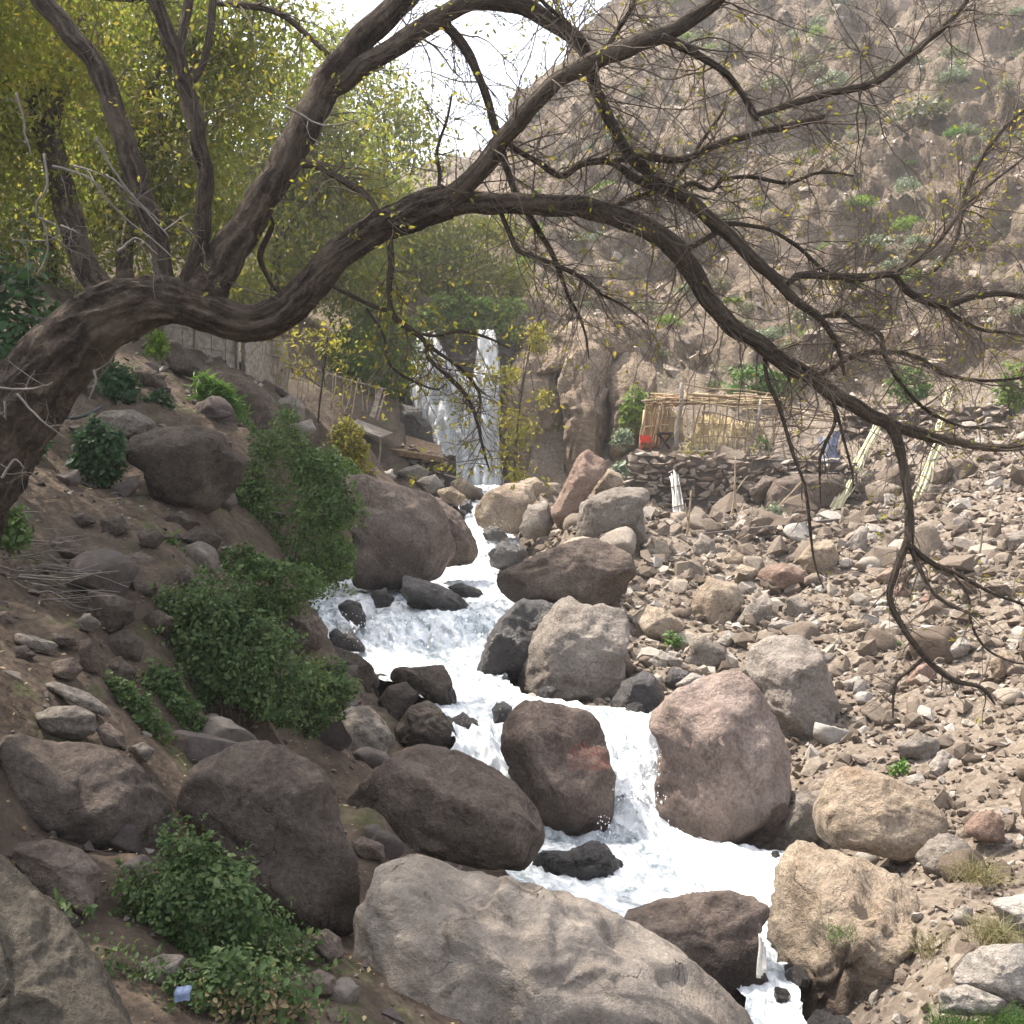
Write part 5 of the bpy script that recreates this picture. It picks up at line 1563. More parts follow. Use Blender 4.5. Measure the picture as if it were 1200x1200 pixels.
limb('I', [(588, 250, 8), (600, 280, 8), (608, 294, 8), (638, 305, 7), (668, 318, 7), (690, 332, 6), (705, 345, 5), (735, 362, 3), (760, 380, 2)], 6.35, 6.5, 10)
limb('L1', [(196, 345, 34), (192, 318, 30), (184, 285, 31), (168, 235, 32), (152, 185, 33), (138, 135, 34), (116, 84, 32), (80, 36, 30), (40, -15, 30), (10, -70, 26)], 6.1, 6.4, 18, 'bark', 0.07)
limb('L2', [(216, 345, 30), (228, 310, 26), (238, 262, 25), (240, 210, 25), (232, 160, 26), (220, 112, 26), (208, 70, 25), (190, 20, 22), (172, -20, 20), (150, -80, 16)], 6.05, 6.2, 16, 'bark', 0.07)
limb('L3', [(211, 72, 15), (215, 40, 14), (222, 0, 14), (226, -40, 12)], 6.15, 6.3, 12)
limb('L4', [(226, 95, 9), (240, 70, 11), (248, 40, 11), (250, 0, 11), (255, -40, 9)], 6.15, 6.3, 12)
limb('L5', [(300, 240, 8), (318, 262, 10), (306, 300, 9), (316, 330, 6), (330, 345, 4)], 6.25, 6.5, 8)
limb('O', [(255, 4, 8), (290, 6, 10), (330, 18, 10), (355, 36, 9), (385, 66, 9)], 6.6, 6.5, 10)
limb('S1', [(694, 92, 8), (704, 66, 9), (722, 38, 8), (740, 10, 7), (750, -20, 6)], 6.4, 6.3, 10)
limb('S2', [(684, 50, 8), (664, 26, 8), (640, 6, 7), (625, -16, 6)], 6.4, 6.3, 10)
limb('S3', [(512, 238, 6), (516, 205, 6), (512, 178, 5), (524, 140, 4), (530, 110, 3)], 6.2, 6.1, 8)

# twigs
TW = Bag()
LEAF_AT = []
DEADTW = Bag()


def twig(p, dirn, L, r, depth, bag, leafy, grav=0.25):
    n = max(4, int(L / 0.075))
    C = [p]
    dcur = dirn / np.linalg.norm(dirn)
    step = L / n
    for i in range(n):
        dcur = dcur + rng.normal(0, 0.20, 3) + np.array([0, 0, -grav * 0.10])
        dcur /= np.linalg.norm(dcur)
        C.append(C[-1] + dcur * step)
    C = np.array(C)
    R = np.linspace(r, max(0.0010, r * 0.25), len(C))
    bag.add(*tube(C, R, 3 if r < 0.0035 else 4, False))
    if depth > 0:
        for _ in range(rng.integers(2, 5)):
            i = rng.integers(1, len(C) - 1)
            dd = C[i + 1] - C[i]
            dd = dd / np.linalg.norm(dd) + rng.normal(0, 0.65, 3)
            twig(C[i], dd, L * rng.uniform(0.3, 0.65), R[i] * 0.62, depth - 1, bag, leafy, grav)
    if leafy > 0 and rng.uniform() < leafy:
        for _ in range(rng.integers(2, 6)):
            LEAF_AT.append((C[-1 - rng.integers(0, 3)], dcur))


plan = {'A': (34, .04, 1.0), 'A1': (14, .1, .8), 'A2': (5, .05, .5), 'A2a': (12, .05, .45), 'A2b': (12, .1, .5), 'A2c': (7, .05, .4), 'A2d': (4, 0, .3), 'A3': (7, .1, .4), 'A4': (9, .05, .35), 'A5': (5, .05, .35),
        'B': (26, .08, .9), 'B2': (12, .1, .8), 'F': (26, .06, .8), 'C2': (44, .05, .9), 'J': (22, .08, .8), 'E': (16, .12, .7), 'E2': (20, .1, .7), 'G': (28, .08, .8), 'G2': (18, .15, .7), 'G3': (12, .2, .7), 'G4': (10, .3, .6),
        'K': (14, .2, .7), 'K2': (14, .15, .7), 'K3': (12, .15, .7), 'N': (24, .06, .7), 'N2': (18, .15, .6), 'H': (22, .45, .5), 'H3': (10, .4, .4), 'H4': (10, .45, .4), 'H5': (8, .5, .4), 'I': (22, .12, .8), 'S1': (12, .2, .6), 'S2': (10, .2, .5), 'S3': (8, .6, .4),
        'C': (12, .4, .8), 'C3': (8, .5, .6), 'L1': (9, .3, .7), 'L2': (8, .3, .7), 'O': (8, .4, .6)}
for key, (n, leafy, L) in plan.items():
    C, R = LIMBS[key]
    for _ in range(int(n * 2.4)):
        i = rng.integers(2, len(C) - 1)
        tdir = C[i] - C[i - 1]
        tdir /= np.linalg.norm(tdir) + 1e-9
        dd = tdir * 0.7 + rng.normal(0, 0.75, 3) * np.array([1, 0.8, 1])
        dd -= tdir * min(0, dd.dot(tdir))
        twig(C[i], dd, L * rng.uniform(0.3, 1.0), min(0.0058, R[i] * 0.5) * rng.uniform(0.45, 1.1), 2 if L > 0.45 else 1, TW, leafy)
TW.mk('twigs', 'twig', tree, kind='stuff')
# pale dead twigs at the left
for pts in ([(55, 180), (58, 220), (46, 240), (46, 255), (70, 265), (68, 275), (50, 282), (15, 282)], [(46, 255), (55, 275), (56, 300), (42, 322)], [(70, 265), (95, 278)], [(20, 110), (28, 140), (30, 165), (38, 187)],
            [(125, 205), (150, 222), (162, 235), (178, 247), (195, 262)], [(85, 195), (125, 205)], [(0, 455), (40, 458), (62, 450)], [(8, 470), (8, 490)], [(20, 462), (45, 488), (80, 516)], [(115, 160), (135, 200), (175, 250), (200, 280)], [(60, 195), (100, 210), (140, 250), (200, 300)],
            [(0, 560), (20, 540), (30, 550)], [(140, 295), (160, 280), (185, 300)], [(335, 125), (380, 150), (425, 140)], [(110, 434), (114, 450), (107, 470)]):
    Cx = np.array([P(x + rng.normal(0, 1), y, 5.5) for x, y in pts])
    Cx = catmull(Cx, 6 * len(pts)) if len(pts) > 2 else np.linspace(Cx[0], Cx[1], 8)
    Cx = Cx + 0.006 * np.cumsum(rng.normal(0, 0.35, Cx.shape), axis=0)
    rad = np.linspace(0.0075, 0.003, len(Cx))
    DEADTW.add(*tube(Cx, rad, 5))
    for _ in range(3):
        i = rng.integers(1, len(Cx) - 1)
        twig(Cx[i], rng.normal(0, 1, 3), rng.uniform(0.12, 0.4), 0.0032, 1, DEADTW, 0, 0.1)
DEADTW.mk('dead_twigs', 'dead_twig', tree, kind='stuff')
LEAF_AT = [q for q in LEAF_AT if rng.uniform() < 0.5]
lp = np.array([q[0] for q in LEAF_AT])
ld = np.array([q[1] for q in LEAF_AT])
n = len(lp)
ll = rng.uniform(0.022, 0.045, n)
V, F, r = leaf_arrays(lp + rng.normal(0, 0.012, (n, 3)), ld + rng.normal(0, 0.6, (n, 3)), rng.normal(0, 1, (n, 3)), ll, ll * 0.45, rng.uniform(0, 1, n), True)
mk('leaves', V, F, 'leaf_gold', tree, attr={'rnd': r}, kind='stuff')


# ------------------------------------------------------------------ leafy trees of the left bank
def leafy_tree(name, label, d, trunk, crowns, n, L, mat, seed, clump=0.28, group='leafy trees on the left bank', dd=1.0, ncl=None, trans=None):
    rng = np.random.default_rng(seed)
    d = d or ray_ground(trunk[0][0], trunk[0][1], 9.0, 80.0)
    L, clump = L * d / FP, clump * d / FP
    C, R = limb_path(trunk, d, d, 8)
    # root the trunk in the ground
    gz = height(C[0][0], C[0][1])
    o = thing(name, (C[0][0], C[0][1], gz), label, 'tree', group)
    if gz < C[0][2] - 0.05:
        C = np.vstack([[C[0][0], C[0][1], gz - 0.15], C])
        R = np.concatenate([[R[0] * 1.15], R])
    V, F, bk = rough_tube(C, R, 14, 0.07, seed)
    mk('trunk', V, F, 'bark', o, attr={'bk': bk})
    cl = []
    tot = sum(c[2] * c[3] for c in crowns)
    ncl = ncl or max(30, n // 150)
    for (cx, cy, rx, ry, *dz) in crowns:
        m = int(ncl * rx * ry / tot)
        s = d / FP
        q = unit(rng.normal(size=(m, 3))) * (rng.uniform(0.05, 1, (m, 1)) ** (1 / 2.6))
        cl.append(P(cx, cy, d + (dz[0] if dz else 0.0)) + q * np.array([rx * s, dd * 0.8 * (rx + ry) / 2 * s, ry * s]))
    cl = np.vstack(cl)
    bag = None
    for k in range(9):
        i = rng.integers(max(1, len(C) // 2), len(C))
        e = cl[rng.integers(0, len(cl))]
        mid = (C[i] + e) / 2 + rng.normal(0, 0.12 * np.linalg.norm(e - C[i]), 3)
        cc = catmull([C[i], mid, e], 14)
        V, F, bk = tube(cc, np.linspace(R[i] * 0.6, 0.008, 14), 7)
        mk('limb', V, F, 'bark_young', o, attr={'bk': bk})
        LB = cc
    bag = Bag()
    for q in cl[:: max(1, len(cl) // 120)]:
        b = q + rng.normal(0, 0.25, 3) + np.array([0, 0, -0.3])
        bag.add(*tube(catmull([b, (b + q) / 2 + rng.normal(0, 0.08, 3), q], 6), np.linspace(0.009, 0.003, 6) * (0.5 + d / 20), 4))
    bag.mk('twigs', 'twig', o, kind='stuff')
    ci = rng.integers(0, len(cl), n)
    cs = clump * rng.uniform(0.6, 1.4, len(cl))
    p = cl[ci] + rng.normal(0, 1, (n, 3)) * cs[ci][:, None] * np.array([1, 1, 0.75])
    ax = unit(rng.normal(0, 0.8, (n, 3)) + np.array([0, 0, -0.75]))
    ll = L * np.exp(rng.normal(0, 0.25, n))
    tone = np.clip(0.35 * rng.uniform(0, 1, len(cl))[ci] + 0.65 * rng.uniform(0, 1, n), 0, 1)
    V, F, r = leaf_arrays(p, ax, rng.normal(size=(n, 3)), ll, ll * 0.45, tone)
    mk('crown', V, F, mat, o, attr={'rnd': r}, kind='stuff')
    return o


leafy_tree('leafy_tree', 'leafy tree with a crooked trunk at the upper left edge', None, [(112, 440, 34), (126, 360, 32), (100, 310, 30), (80, 250, 30), (62, 180, 29), (42, 100, 27), (30, 20, 26), (22, -80, 22)],
           [(30, 70, 130, 110), (-80, 0, 130, 130), (110, -60, 130, 90), (20, 190, 80, 70)], 26000, 8.0, 'leaf_yellowgreen', 61, 22)
leafy_tree('leafy_tree', 'yellow-green leafy tree behind the twin upright stems of the leaning tree', None, [(152, 400, 22), (146, 320, 20), (150, 250, 18), (165, 170, 16), (180, 90, 12)],
           [(190, 130, 120, 120), (120, 240, 80, 60), (240, 20, 120, 90), (215, 250, 70, 60)], 30000, 7.5, 'leaf_yellowgreen', 62, 22)
leafy_tree('leafy_tree', 'yellow-green leafy tree framed by the thick rising limb', None, [(330, 392, 12), (322, 330, 11), (330, 250, 10), (345, 160, 8)],
           [(335, 250, 90, 90), (310, 130, 90, 70), (400, 320, 60, 50), (410, 200, 60, 70), (290, 330, 50, 40)], 28000, 7.0, 'leaf_yellowgreen', 63, 20)
leafy_tree('leafy_tree', 'thin leafy tree silhouetted against the white sky', None, [(452, 380, 7), (450, 330, 6), (452, 240, 5), (450, 130, 3)],
           [(440, 190, 65, 90), (390, 90, 60, 60), (480, 270, 50, 50), (430, 300, 60, 40)], 13000, 6.5, 'leaf_yellowgreen', 64, 19)
leafy_tree('leafy_tree', 'light green tree above the waterfall lip', None, [(520, 384, 6), (524, 370, 5), (530, 330, 4), (535, 300, 3)],
           [(525, 322, 66, 36), (560, 285, 40, 36), (585, 335, 32, 30), (480, 335, 50, 30), (470, 290, 40, 30)], 12000, 6.0, 'leaf_yellowgreen', 65, 14)
leafy_tree('willow', 'bright green willow left of the waterfall', None, [(440, 462, 6), (438, 440, 5), (440, 400, 4), (442, 360, 3)],
           [(440, 400, 40, 46), (455, 430, 26, 34), (416, 430, 26, 30)], 12000, 5.5, 'leaf_willow', 66, 12)
leafy_tree('leafy_tree', 'spindly sapling with a few gold leaves before the stick railing', None, [(372, 520, 2.5), (374, 480, 2.2), (380, 430, 2), (384, 395, 1.5)],
           [(375, 395, 42, 16), (320, 395, 40, 14), (404, 440, 14, 18), (360, 430, 30, 12)], 550, 6.0, 'leaf_gold', 67, 12)
leafy_tree('leafy_tree', 'small gold-leaved sapling overhanging the cliff right of the waterfall', 34.0, [(602, 578, 3), (604, 530, 2.6), (610, 470, 2.2), (622, 400, 1.6)],
           [(625, 395, 20, 16), (632, 465, 16, 10), (606, 500, 18, 20), (604, 548, 14, 12), (590, 440, 18, 16)], 1300, 6.0, 'leaf_gold', 68, 8)
leafy_tree('leafy_tree', 'nearest leafy crown over the top left corner, added to shade the left bank', 10.6, [(-150, 520, 50), (-150, 300, 44), (-130, 100, 38), (-100, -100, 32), (-60, -300, 24)],  # added tree, mostly out of view; crown laid out to shade the bank
           [(-80, -230, 220, 150), (70, -290, 150, 120), (-230, -80, 150, 150), (-60, -40, 100, 90), (-250, -420, 170, 140, -3.4), (60, -330, 120, 110, 3.0), (-60, 20, 110, 110, 2.0), (40, 30, 100, 90, 3.2), (-40, -120, 150, 90, 4.0)], 60000, 11.0, 'leaf_yellowgreen', 69, 42, dd=2.2)
leafy_tree('leafy_tree', 'tall leafy tree behind the others on the left slope', None, [(60, 330, 14), (64, 230, 12), (60, 130, 10), (66, 30, 8)],
           [(60, 150, 110, 110), (-40, 220, 90, 90), (150, 60, 110, 90), (30, -20, 130, 80), (130, 290, 80, 50), (10, 270, 90, 60)], 30000, 7.0, 'leaf_yellowgreen', 70, 22)

# ------------------------------------------------------------------ reed shelter on the terrace
def stick(name, parent, a, b, r0, r1, mat, k=7, bend=0.02, seed=None):
    rg = np.random.default_rng(seed if seed is not None else random.randrange(1 << 30))
    a, b = np.array(a), np.array(b)
    L = np.linalg.norm(b - a)
    C = catmull([a, (2 * a + b) / 3 + rg.normal(0, bend * L, 3), (a + 2 * b) / 3 + rg.normal(0, bend * L, 3), b], 10)
    V, F, bk = tube(C, np.linspace(r0, r1, 10), k)
    return mk(name, V, F, mat, parent, attr={'bk': bk})


random.seed(33)
SD = 34.0
sh = thing('reed_shelter', P(825, 530, SD), 'open shelter of poles and reed mats on the stone terrace', 'shelter')
gf = lambda px, py, d: P(px, py, d)
# posts
for (x0, y0, x1, y1, d, r) in [(792, 528, 799, 449, 33.0, 0.075), (876, 534, 892, 468, 33.0, 0.065), (806, 525, 824, 465, 33.2, 0.03), (750, 526, 757, 472, 33.4, 0.035), (762, 524, 777, 470, 33.3, 0.03), (772, 522, 779, 466, 33.5, 0.03),
                               (815, 526, 827, 464, 35.2, 0.035), (846, 528, 853, 468, 33.1, 0.03), (860, 532, 880, 484, 33.1, 0.035), (858, 534, 851, 508, 32.9, 0.03), (832, 526, 840, 470, 35.2, 0.03), (905, 532, 908, 470, 34.6, 0.035), (748, 528, 752, 486, 35.4, 0.035), (900, 534, 916, 480, 33.4, 0.025), (882, 482, 899, 512, 33.0, 0.035)]:
    stick('post', sh, gf(x0, y0, d), gf(x1, y1, d), r, r * 0.85, 'grey_wood' if r > 0.05 else 'pole_wood')
# rails and rafters
for (x0, y0, d0, x1, y1, d1, r) in [(752, 470, 33.2, 915, 470, 33.4, 0.035), (770, 466, 34.4, 930, 474, 34.6, 0.035), (798, 449, 33.3, 906, 462, 35.4, 0.03), (806, 462, 33.0, 912, 467, 33.6, 0.045), (830, 470, 33.2, 940, 480, 34.0, 0.03), (822, 482, 33.0, 888, 497, 33.0, 0.03),
                                    (780, 472, 33.0, 905, 476, 33.0, 0.028), (862, 466, 35.4, 985, 490, 34.6, 0.035), (870, 480, 34.0, 1000, 494, 33.6, 0.03), (850, 512, 33.0, 878, 511, 33.0, 0.025), (756, 500, 33.3, 785, 498, 33.3, 0.018), (812, 513, 33.1, 850, 511, 33.1, 0.02), (884, 492, 33.5, 992, 484, 34.0, 0.028)]:
    stick('rail', sh, gf(x0, y0, d0), gf(x1, y1, d1), r, r * 0.8, 'pole_wood')
for k in range(15):
    x = 756 + k * 10.5
    stick('rafter', sh, gf(x, 470 + random.uniform(-2, 3), 32.9), gf(x + random.uniform(-4, 10), 463 + random.uniform(-3, 3), 36.0), 0.022, 0.018, 'pole_wood')
# reed bundles laid over the left part of the roof
for k in range(46):
    x = random.uniform(756, 800)
    stick('reed', sh, gf(x, 470 + random.uniform(-5, 6), 33 + random.uniform(0, 2.6)), gf(x + random.uniform(30, 70), 466 + random.uniform(-4, 8), 33 + random.uniform(0, 2.6)), 0.022, 0.014, 'reed_rust', 5)
for k in range(22):
    x = random.uniform(750, 778)
    stick('reed', sh, gf(x, 524, 33.6 + random.uniform(0, .4)), gf(x + random.uniform(2, 12), 474 + random.uniform(-4, 4), 33.6 + random.uniform(0, .4)), 0.02, 0.014, 'reed_rust', 5)
for k in range(40):
    x = random.uniform(760, 860)
    z = random.uniform(0, 2.8)
    stick('roof_pole', sh, gf(x, 467 - z * 1.6 + random.uniform(-3, 3), 33 + z), gf(x + random.uniform(35, 75), 469 - z * 1.6 + random.uniform(-3, 4), 33 + z), 0.026, 0.016, 'reed_tan' if k % 3 else 'pole_wood', 5)
for k in range(26):
    x = random.uniform(800, 900)
    stick('lattice_pole', sh, gf(x, 529, 33.0 + random.uniform(0, .3)), gf(x + random.uniform(-6, 16), 474 + random.uniform(0, 22), 33.0 + random.uniform(0, .3)), 0.017, 0.013, 'pole_wood' if k % 2 else 'reed_tan', 5)
for (x0, y0, x1, y1) in [(880, 486, 1004, 496), (900, 474, 990, 486), (890, 500, 985, 500), (930, 478, 1010, 490), (905, 508, 970, 502)]:
    stick('rail', sh, gf(x0, y0, 34.0), gf(x1, y1, 33.4), 0.03, 0.022, 'pole_wood')
# woven mats


def reed_mat(parent, name, c00, c10, c01, n, mat, label=None):
    """n upright reeds between the corners c00 (lower left), c10 (lower right), c01 (upper left)"""
    m = bpy.data.objects.new(name, None)
    COL.objects.link(m)
    m.parent = parent
    c00, c10, c01 = map(np.array, (c00, c10, c01))
    m.location = c00 - np.array(parent.location)
    m['label'] = label or 'tan reed mat'
    for k in range(n):
        t_ = k / (n - 1)
        a = c00 + (c10 - c00) * t_
        b = a + (c01 - c00) * random.uniform(0.94, 1.04)
        V, F, bk = tube(np.linspace(a, b, 4), np.full(4, np.linalg.norm(c10 - c00) / n * 0.6), 5)
        V = V - c00
        put('reed', mesh_data('reed', V, F, True, attr={'bk': bk}, mat=mat), m)
    for f in (0.2, 0.75):
        V, F, bk = tube(np.linspace(c00 + (c01 - c00) * f, c10 + (c01 - c00) * f, 4) - np.array([0, 0.05, 0]), np.full(4, 0.014), 5)
        put('binding', mesh_data('binding', V - c00, F, True, attr={'bk': bk}, mat='pole_wood'), m)
    return m


reed_mat(sh, 'reed_mat', gf(766, 512, 35.6), gf(800, 514, 35.6), gf(766, 480, 35.8), 22, 'reed_tan')
reed_mat(sh, 'reed_mat', gf(810, 526, 34.6), gf(850, 528, 34.4), gf(818, 486, 35.2), 30, 'reed_tan')
reed_mat(sh, 'reed_mat', gf(856, 528, 35.2), gf(892, 530, 35.0), gf(858, 494, 35.4), 24, 'reed_tan')
reed_mat(sh, 'reed_mat', gf(752, 524, 34.0), gf(768, 524, 35.6), gf(756, 482, 34.0), 16, 'reed_tan')
for k in range(7):
    stick('floor_pole', sh, gf(796 + k * 8, 529, 33.0), gf(840 + k * 6, 530, 33.3), 0.04, 0.035, 'reed_tan')
# things inside
tb = thing('table', P(779, 526, 33.2), 'small dark wooden table at the left end of the reed shelter', 'table')
c = P(779, 509, 33.2)
Vb = np.array([[x, y, z] for x in (-0.24, 0.24) for y in (-0.2, 0.2) for z in (0, 0.05)]) + c
BOXF = [(0, 1, 3, 2), (4, 6, 7, 5), (0, 4, 5, 1), (2, 3, 7, 6), (0, 2, 6, 4), (1, 5, 7, 3)]
mk('table_top', Vb, BOXF, 'dark_wood', tb, smooth=False)
for sx in (-1, 1):
    for sy in (-1, 1):
        stick('leg', tb, c + np.array([sx * 0.2, sy * 0.15, 0]), P(779, 526, 33.2) + np.array([-sx * 0.16, sy * 0.15, 0]), 0.022, 0.02, 'dark_wood')
ch = thing('red_stool', P(757, 527, 33.0), 'red stool beside the small dark table', 'stool')
c = P(757, 519, 33.0)
mk('seat', Vb - P(779, 509, 33.2) * 1.0 + c if False else (Vb - P(779, 509, 33.2)) * np.array([0.7, 0.8, 1.6]) + c, BOXF, 'red_paint', ch, smooth=False)
mk('backrest', (Vb - P(779, 509, 33.2)) * np.array([0.7, 0.12, 3.6]) + c + np.array([0, 0.17, 0.06]), BOXF, 'red_paint', ch, smooth=False)
for sx in (-1, 1):
    for sy in (-1, 1):
        stick('leg', ch, c + np.array([sx * 0.13, sy * 0.12, 0]), P(757, 527, 33.0) + np.array([sx * 0.14, sy * 0.13, 0]), 0.015, 0.015, 'red_paint', bend=0)


def bundle(label, x0, y0, x1, y1, d0, d1, w0, w1, n, mat, seed):
    """reeds bound together and leant on the slope"""
    r = random.Random(seed)
    a, b = P(x0, y0, d0), P(x1, y1, d1)
    o = thing('reed_bundle', a, label, 'reed bundle')
    side = np.array([0.86, 0.25, 0.2])
    for k in range(n):
        t_ = (k / (n - 1) - 0.5)
        e0 = a + side * t_ * w0 + np.array([r.gauss(0, .02), r.gauss(0, .03), r.uniform(-.04, .06)])
        e1 = b + side * t_ * w1 + np.array([r.gauss(0, .03), r.gauss(0, .03), r.uniform(-.18, .1)])
        stick('reed', o, e0, e1, 0.026, 0.018, mat, 5, 0.012, r.randrange(99999))
    for f in (0.25, 0.7):
        q = a + (b - a) * f
        ww = w0 + (w1 - w0) * f
        stick('binding', o, q - side * ww * 0.55 - np.array([0, 0.06, 0]), q + side * ww * 0.55 - np.array([0, 0.06, 0]), 0.018, 0.018, 'grey_wood', 5)


bundle('whitish bundle of old reeds leaning on the tall dry-stone wall', 796, 606, 790, 555, 29.6, 30.3, 0.34, 0.26, 15, 'reed_pale', 1)
bundle('long pale yellow reed bundle leaning on the slope right of the terrace wall', 979, 596, 1028, 500, 28.4, 31.2, 0.34, 0.40, 16, 'reed_yellow', 2)
bundle('yellow reed bundle standing further right behind the hanging bough', 1077, 584, 1098, 520, 26.0, 27.5, 0.32, 0.26, 14, 'reed_yellow', 3)
bundle('yellow reed bundle highest on the slope, near the field wall', 1098, 515, 1112, 455, 31.0, 33.0, 0.28, 0.26, 12, 'reed_yellow', 4)

# cloth on the stones
cl = thing('draped_cloth', P(975, 548, 31.4), 'blue and grey cloth draped over the stones beside the long yellow reed bundle', 'cloth')


def drape(name, x0, x1, y0, y1, d, mat, seed):
    nu, nv = 14, 18
    V = []
    for i in range(nv):
        for j in range(nu):
            q = P(x0 + (x1 - x0) * j / (nu - 1) + 3 * math.sin(i * 0.35 + seed), y0 + (y1 - y0) * i / (nv - 1), d - 0.25 * i / nv)
            V.append(q)
    V = np.array(V)
    V[:, 1] += 0.10 * fbm(V * np.array([5.0, 1, 1.6]) + seed, 3, seed)
    F = np.arange(nv - 1)[:, None] * nu + np.arange(nu - 1)[None, :]
    F = np.stack([F, F + nu, F + nu + 1, F + 1], -1).reshape(-1, 4)
    W = np.vstack([V, V + np.array([0, 0.02, 0])])
    mk(name, W, np.vstack([F, F[:, ::-1] + len(V)]), mat, cl)


drape('blue_fold', 974, 984, 505, 548, 31.3, 'blue_cloth', 2)
drape('grey_fold', 961, 976, 512, 550, 31.4, 'pale_cloth', 5)

# saplings on the terrace
def sapling(label, paths, d, mat='pole_wood', cat='sapling'):
    o = thing('bare_sapling', P(paths[0][0][0], paths[0][0][1], d), label, cat)
    for k, pts in enumerate(paths):
        C, R = limb_path(pts, d, d, 6)
        V, F, bk = tube(C, R, 6)
        mk('stem' if k == 0 else 'branch', V, F, mat, o, attr={'bk': bk})


sapling('bare forked sapling before the tall dry-stone wall', [[(854, 615, 3.4), (860, 590, 3), (861, 570, 2.6), (862, 535, 1.4)], [(861, 578, 2), (870, 565, 1.6), (876, 558, 1)], [(861, 575, 2), (855, 564, 1.4)]], 28.5)
sapling('thin bare stake rising from the scree below the whitish reeds', [[(798, 655, 3), (806, 620, 2.6), (810, 575, 2)], [(806, 610, 2), (803, 590, 1.2)]], 24.5)
sapling('long thin stick lying against the big shaded boulder of the terrace', [[(906, 600, 2.4), (925, 580, 2), (942, 562, 1.6)], [(925, 575, 1.6), (908, 566, 1)]], 28.2)
sapling('pale dead branch on the slope above the long yellow reed bundle', [[(1040, 484, 3), (1028, 472, 2.6), (1024, 462, 2.2), (1014, 456, 1.4)], [(1024, 464, 2), (1022, 448, 1)]], 33.0, 'dead_twig', 'branch')
sapling('pale dead branch on the scree near the right edge', [[(1148, 648, 2.4), (1150, 636, 2.2), (1151, 618, 1.6)], [(1150, 636, 2), (1165, 632, 1.6), (1178, 630, 1)]], 18.5, 'dead_twig', 'branch')

# ------------------------------------------------------------------ huts on the left bank
hut = thing('block_hut', P(245, 432, 21.5), 'grey block-walled hut seen under the leaning trunk', 'hut')


def panel(parent, name, quad, thick, mat, smooth=False):
    q = np.array(quad)
    n = np.cross(q[1] - q[0], q[3] - q[0])
    n /= np.linalg.norm(n)
    V = np.vstack([q, q + n * thick])
    F = [(0, 1, 2, 3), (7, 6, 5, 4), (0, 4, 5, 1), (1, 5, 6, 2), (2, 6, 7, 3), (3, 7, 4, 0)]
    return mk(name, V, F, mat, parent, smooth=smooth)


w0, w1 = P(196, 440, 21.0), P(280, 452, 22.2)
H = np.array([0, 0, 1.25])
panel(hut, 'wall', [w0 - H * .2, w1 - H * .2, w1 + H, w0 + H], -0.12, 'plaster')
for i in range(5):
    for j in range(4):
        a = w0 + (w1 - w0) * ((i + 0.06) / 5) + H * ((j + 0.05) / 4)
        b = w0 + (w1 - w0) * ((i + 0.94) / 5) + H * ((j + 0.05) / 4)
        off = np.array([0, -0.025, 0])
        panel(hut, 'block', [a + off, b + off, b + off + H * 0.225, a + off + H * 0.225], -0.05, 'plaster')
for f in (0.42, 1.0):
    q = w0 + (w1 - w0) * f + np.array([0, -0.06, 0])
    stick('post', hut, q - H * 0.1, q + H * 1.05, 0.035, 0.03, 'grey_wood')
stick('eave_pole', hut, w0 + H * 1.04 + np.array([-0.1, -0.08, 0]), w1 + H * 1.0 + np.array([0.25, -0.08, 0]), 0.035, 0.03, 'pole_wood')
panel(hut, 'roof', [w0 + H * 1.03 + np.array([-.2, -.25, 0.02]), w1 + H * 1.0 + np.array([.3, -.25, 0.02]), w1 + H * 1.1 + np.array([.3, 2.2, 0.3]), w0 + H * 1.13 + np.array([-.2, 2.2, 0.3])], 0.1, 'mud_roof')
panel(hut, 'side_wall', [w1 + np.array([0.03, 0.05, -.2]), w1 + np.array([0.5, 2.0, -.2]), w1 + np.array([0.5, 2.0, 1.2]), w1 + np.array([0.03, 0.05, 1.2])], 0.1, 'plaster')

fence = thing('stick_railing', P(330, 480, 24.5), 'thin stick railing along the path above the ivy', 'railing')
stick('top_rail', fence, P(283, 407, 22.5), P(452, 456, 27.5), 0.022, 0.016, 'grey_wood', bend=0.006)
stick('middle_rail', fence, P(300, 432, 23.0), P(372, 450, 24.8), 0.014, 0.012, 'grey_wood', bend=0.01)
for k, x in enumerate(np.linspace(300, 440, 19)):
    t_ = (x - 283) / (452 - 283)
    d = 22.5 + 5 * t_
    y = 407 + 49 * t_
    stick('stake', fence, P(x + random.uniform(-9, 4), y + random.uniform(32, 46), d), P(x + random.uniform(-2, 6), y - random.uniform(-2, 4), d), 0.015, 0.011, 'grey_wood' if k % 3 else 'pole_wood', 5)
bd = thing('leaning_board', P(440, 490, 27.0), 'weathered board leaning at the end of the stick railing', 'board')
panel(bd, 'board', [P(433, 488, 27.0), P(439, 491, 27.0), P(449, 456, 27.3), P(444, 454, 27.3)], 0.04, 'grey_wood')
panel(bd, 'thin_board', [P(441, 492, 27.1), P(443, 493, 27.1), P(452, 462, 27.4), P(450, 461, 27.4)], 0.03, 'grey_wood')
hw = dry_wall('stone_hut', P(428, 566, 32.6), P(520, 566, 31.6), 1.25, 0.85, 0.22, 0.14, 'low stone hut with a flat brown earth roof left of the waterfall', 9)
hw['category'] = 'hut'
panel(hw, 'roof', [P(424, 521, 32.2), P(520, 536, 31.2), P(517, 522, 33.8), P(440, 500, 34.6)], -0.16, 'mud_roof')
panel(hw, 'side_wall', [P(424, 560, 32.3), P(432, 562, 31.9), P(430, 526, 31.9), P(424, 524, 32.3)], 0.3, 'plaster')
panel(hw, 'awning', [P(404, 500, 30.4), P(446, 514, 30.4), P(460, 509, 32.0), P(418, 493, 32.0)], 0.05, 'grey_wood')
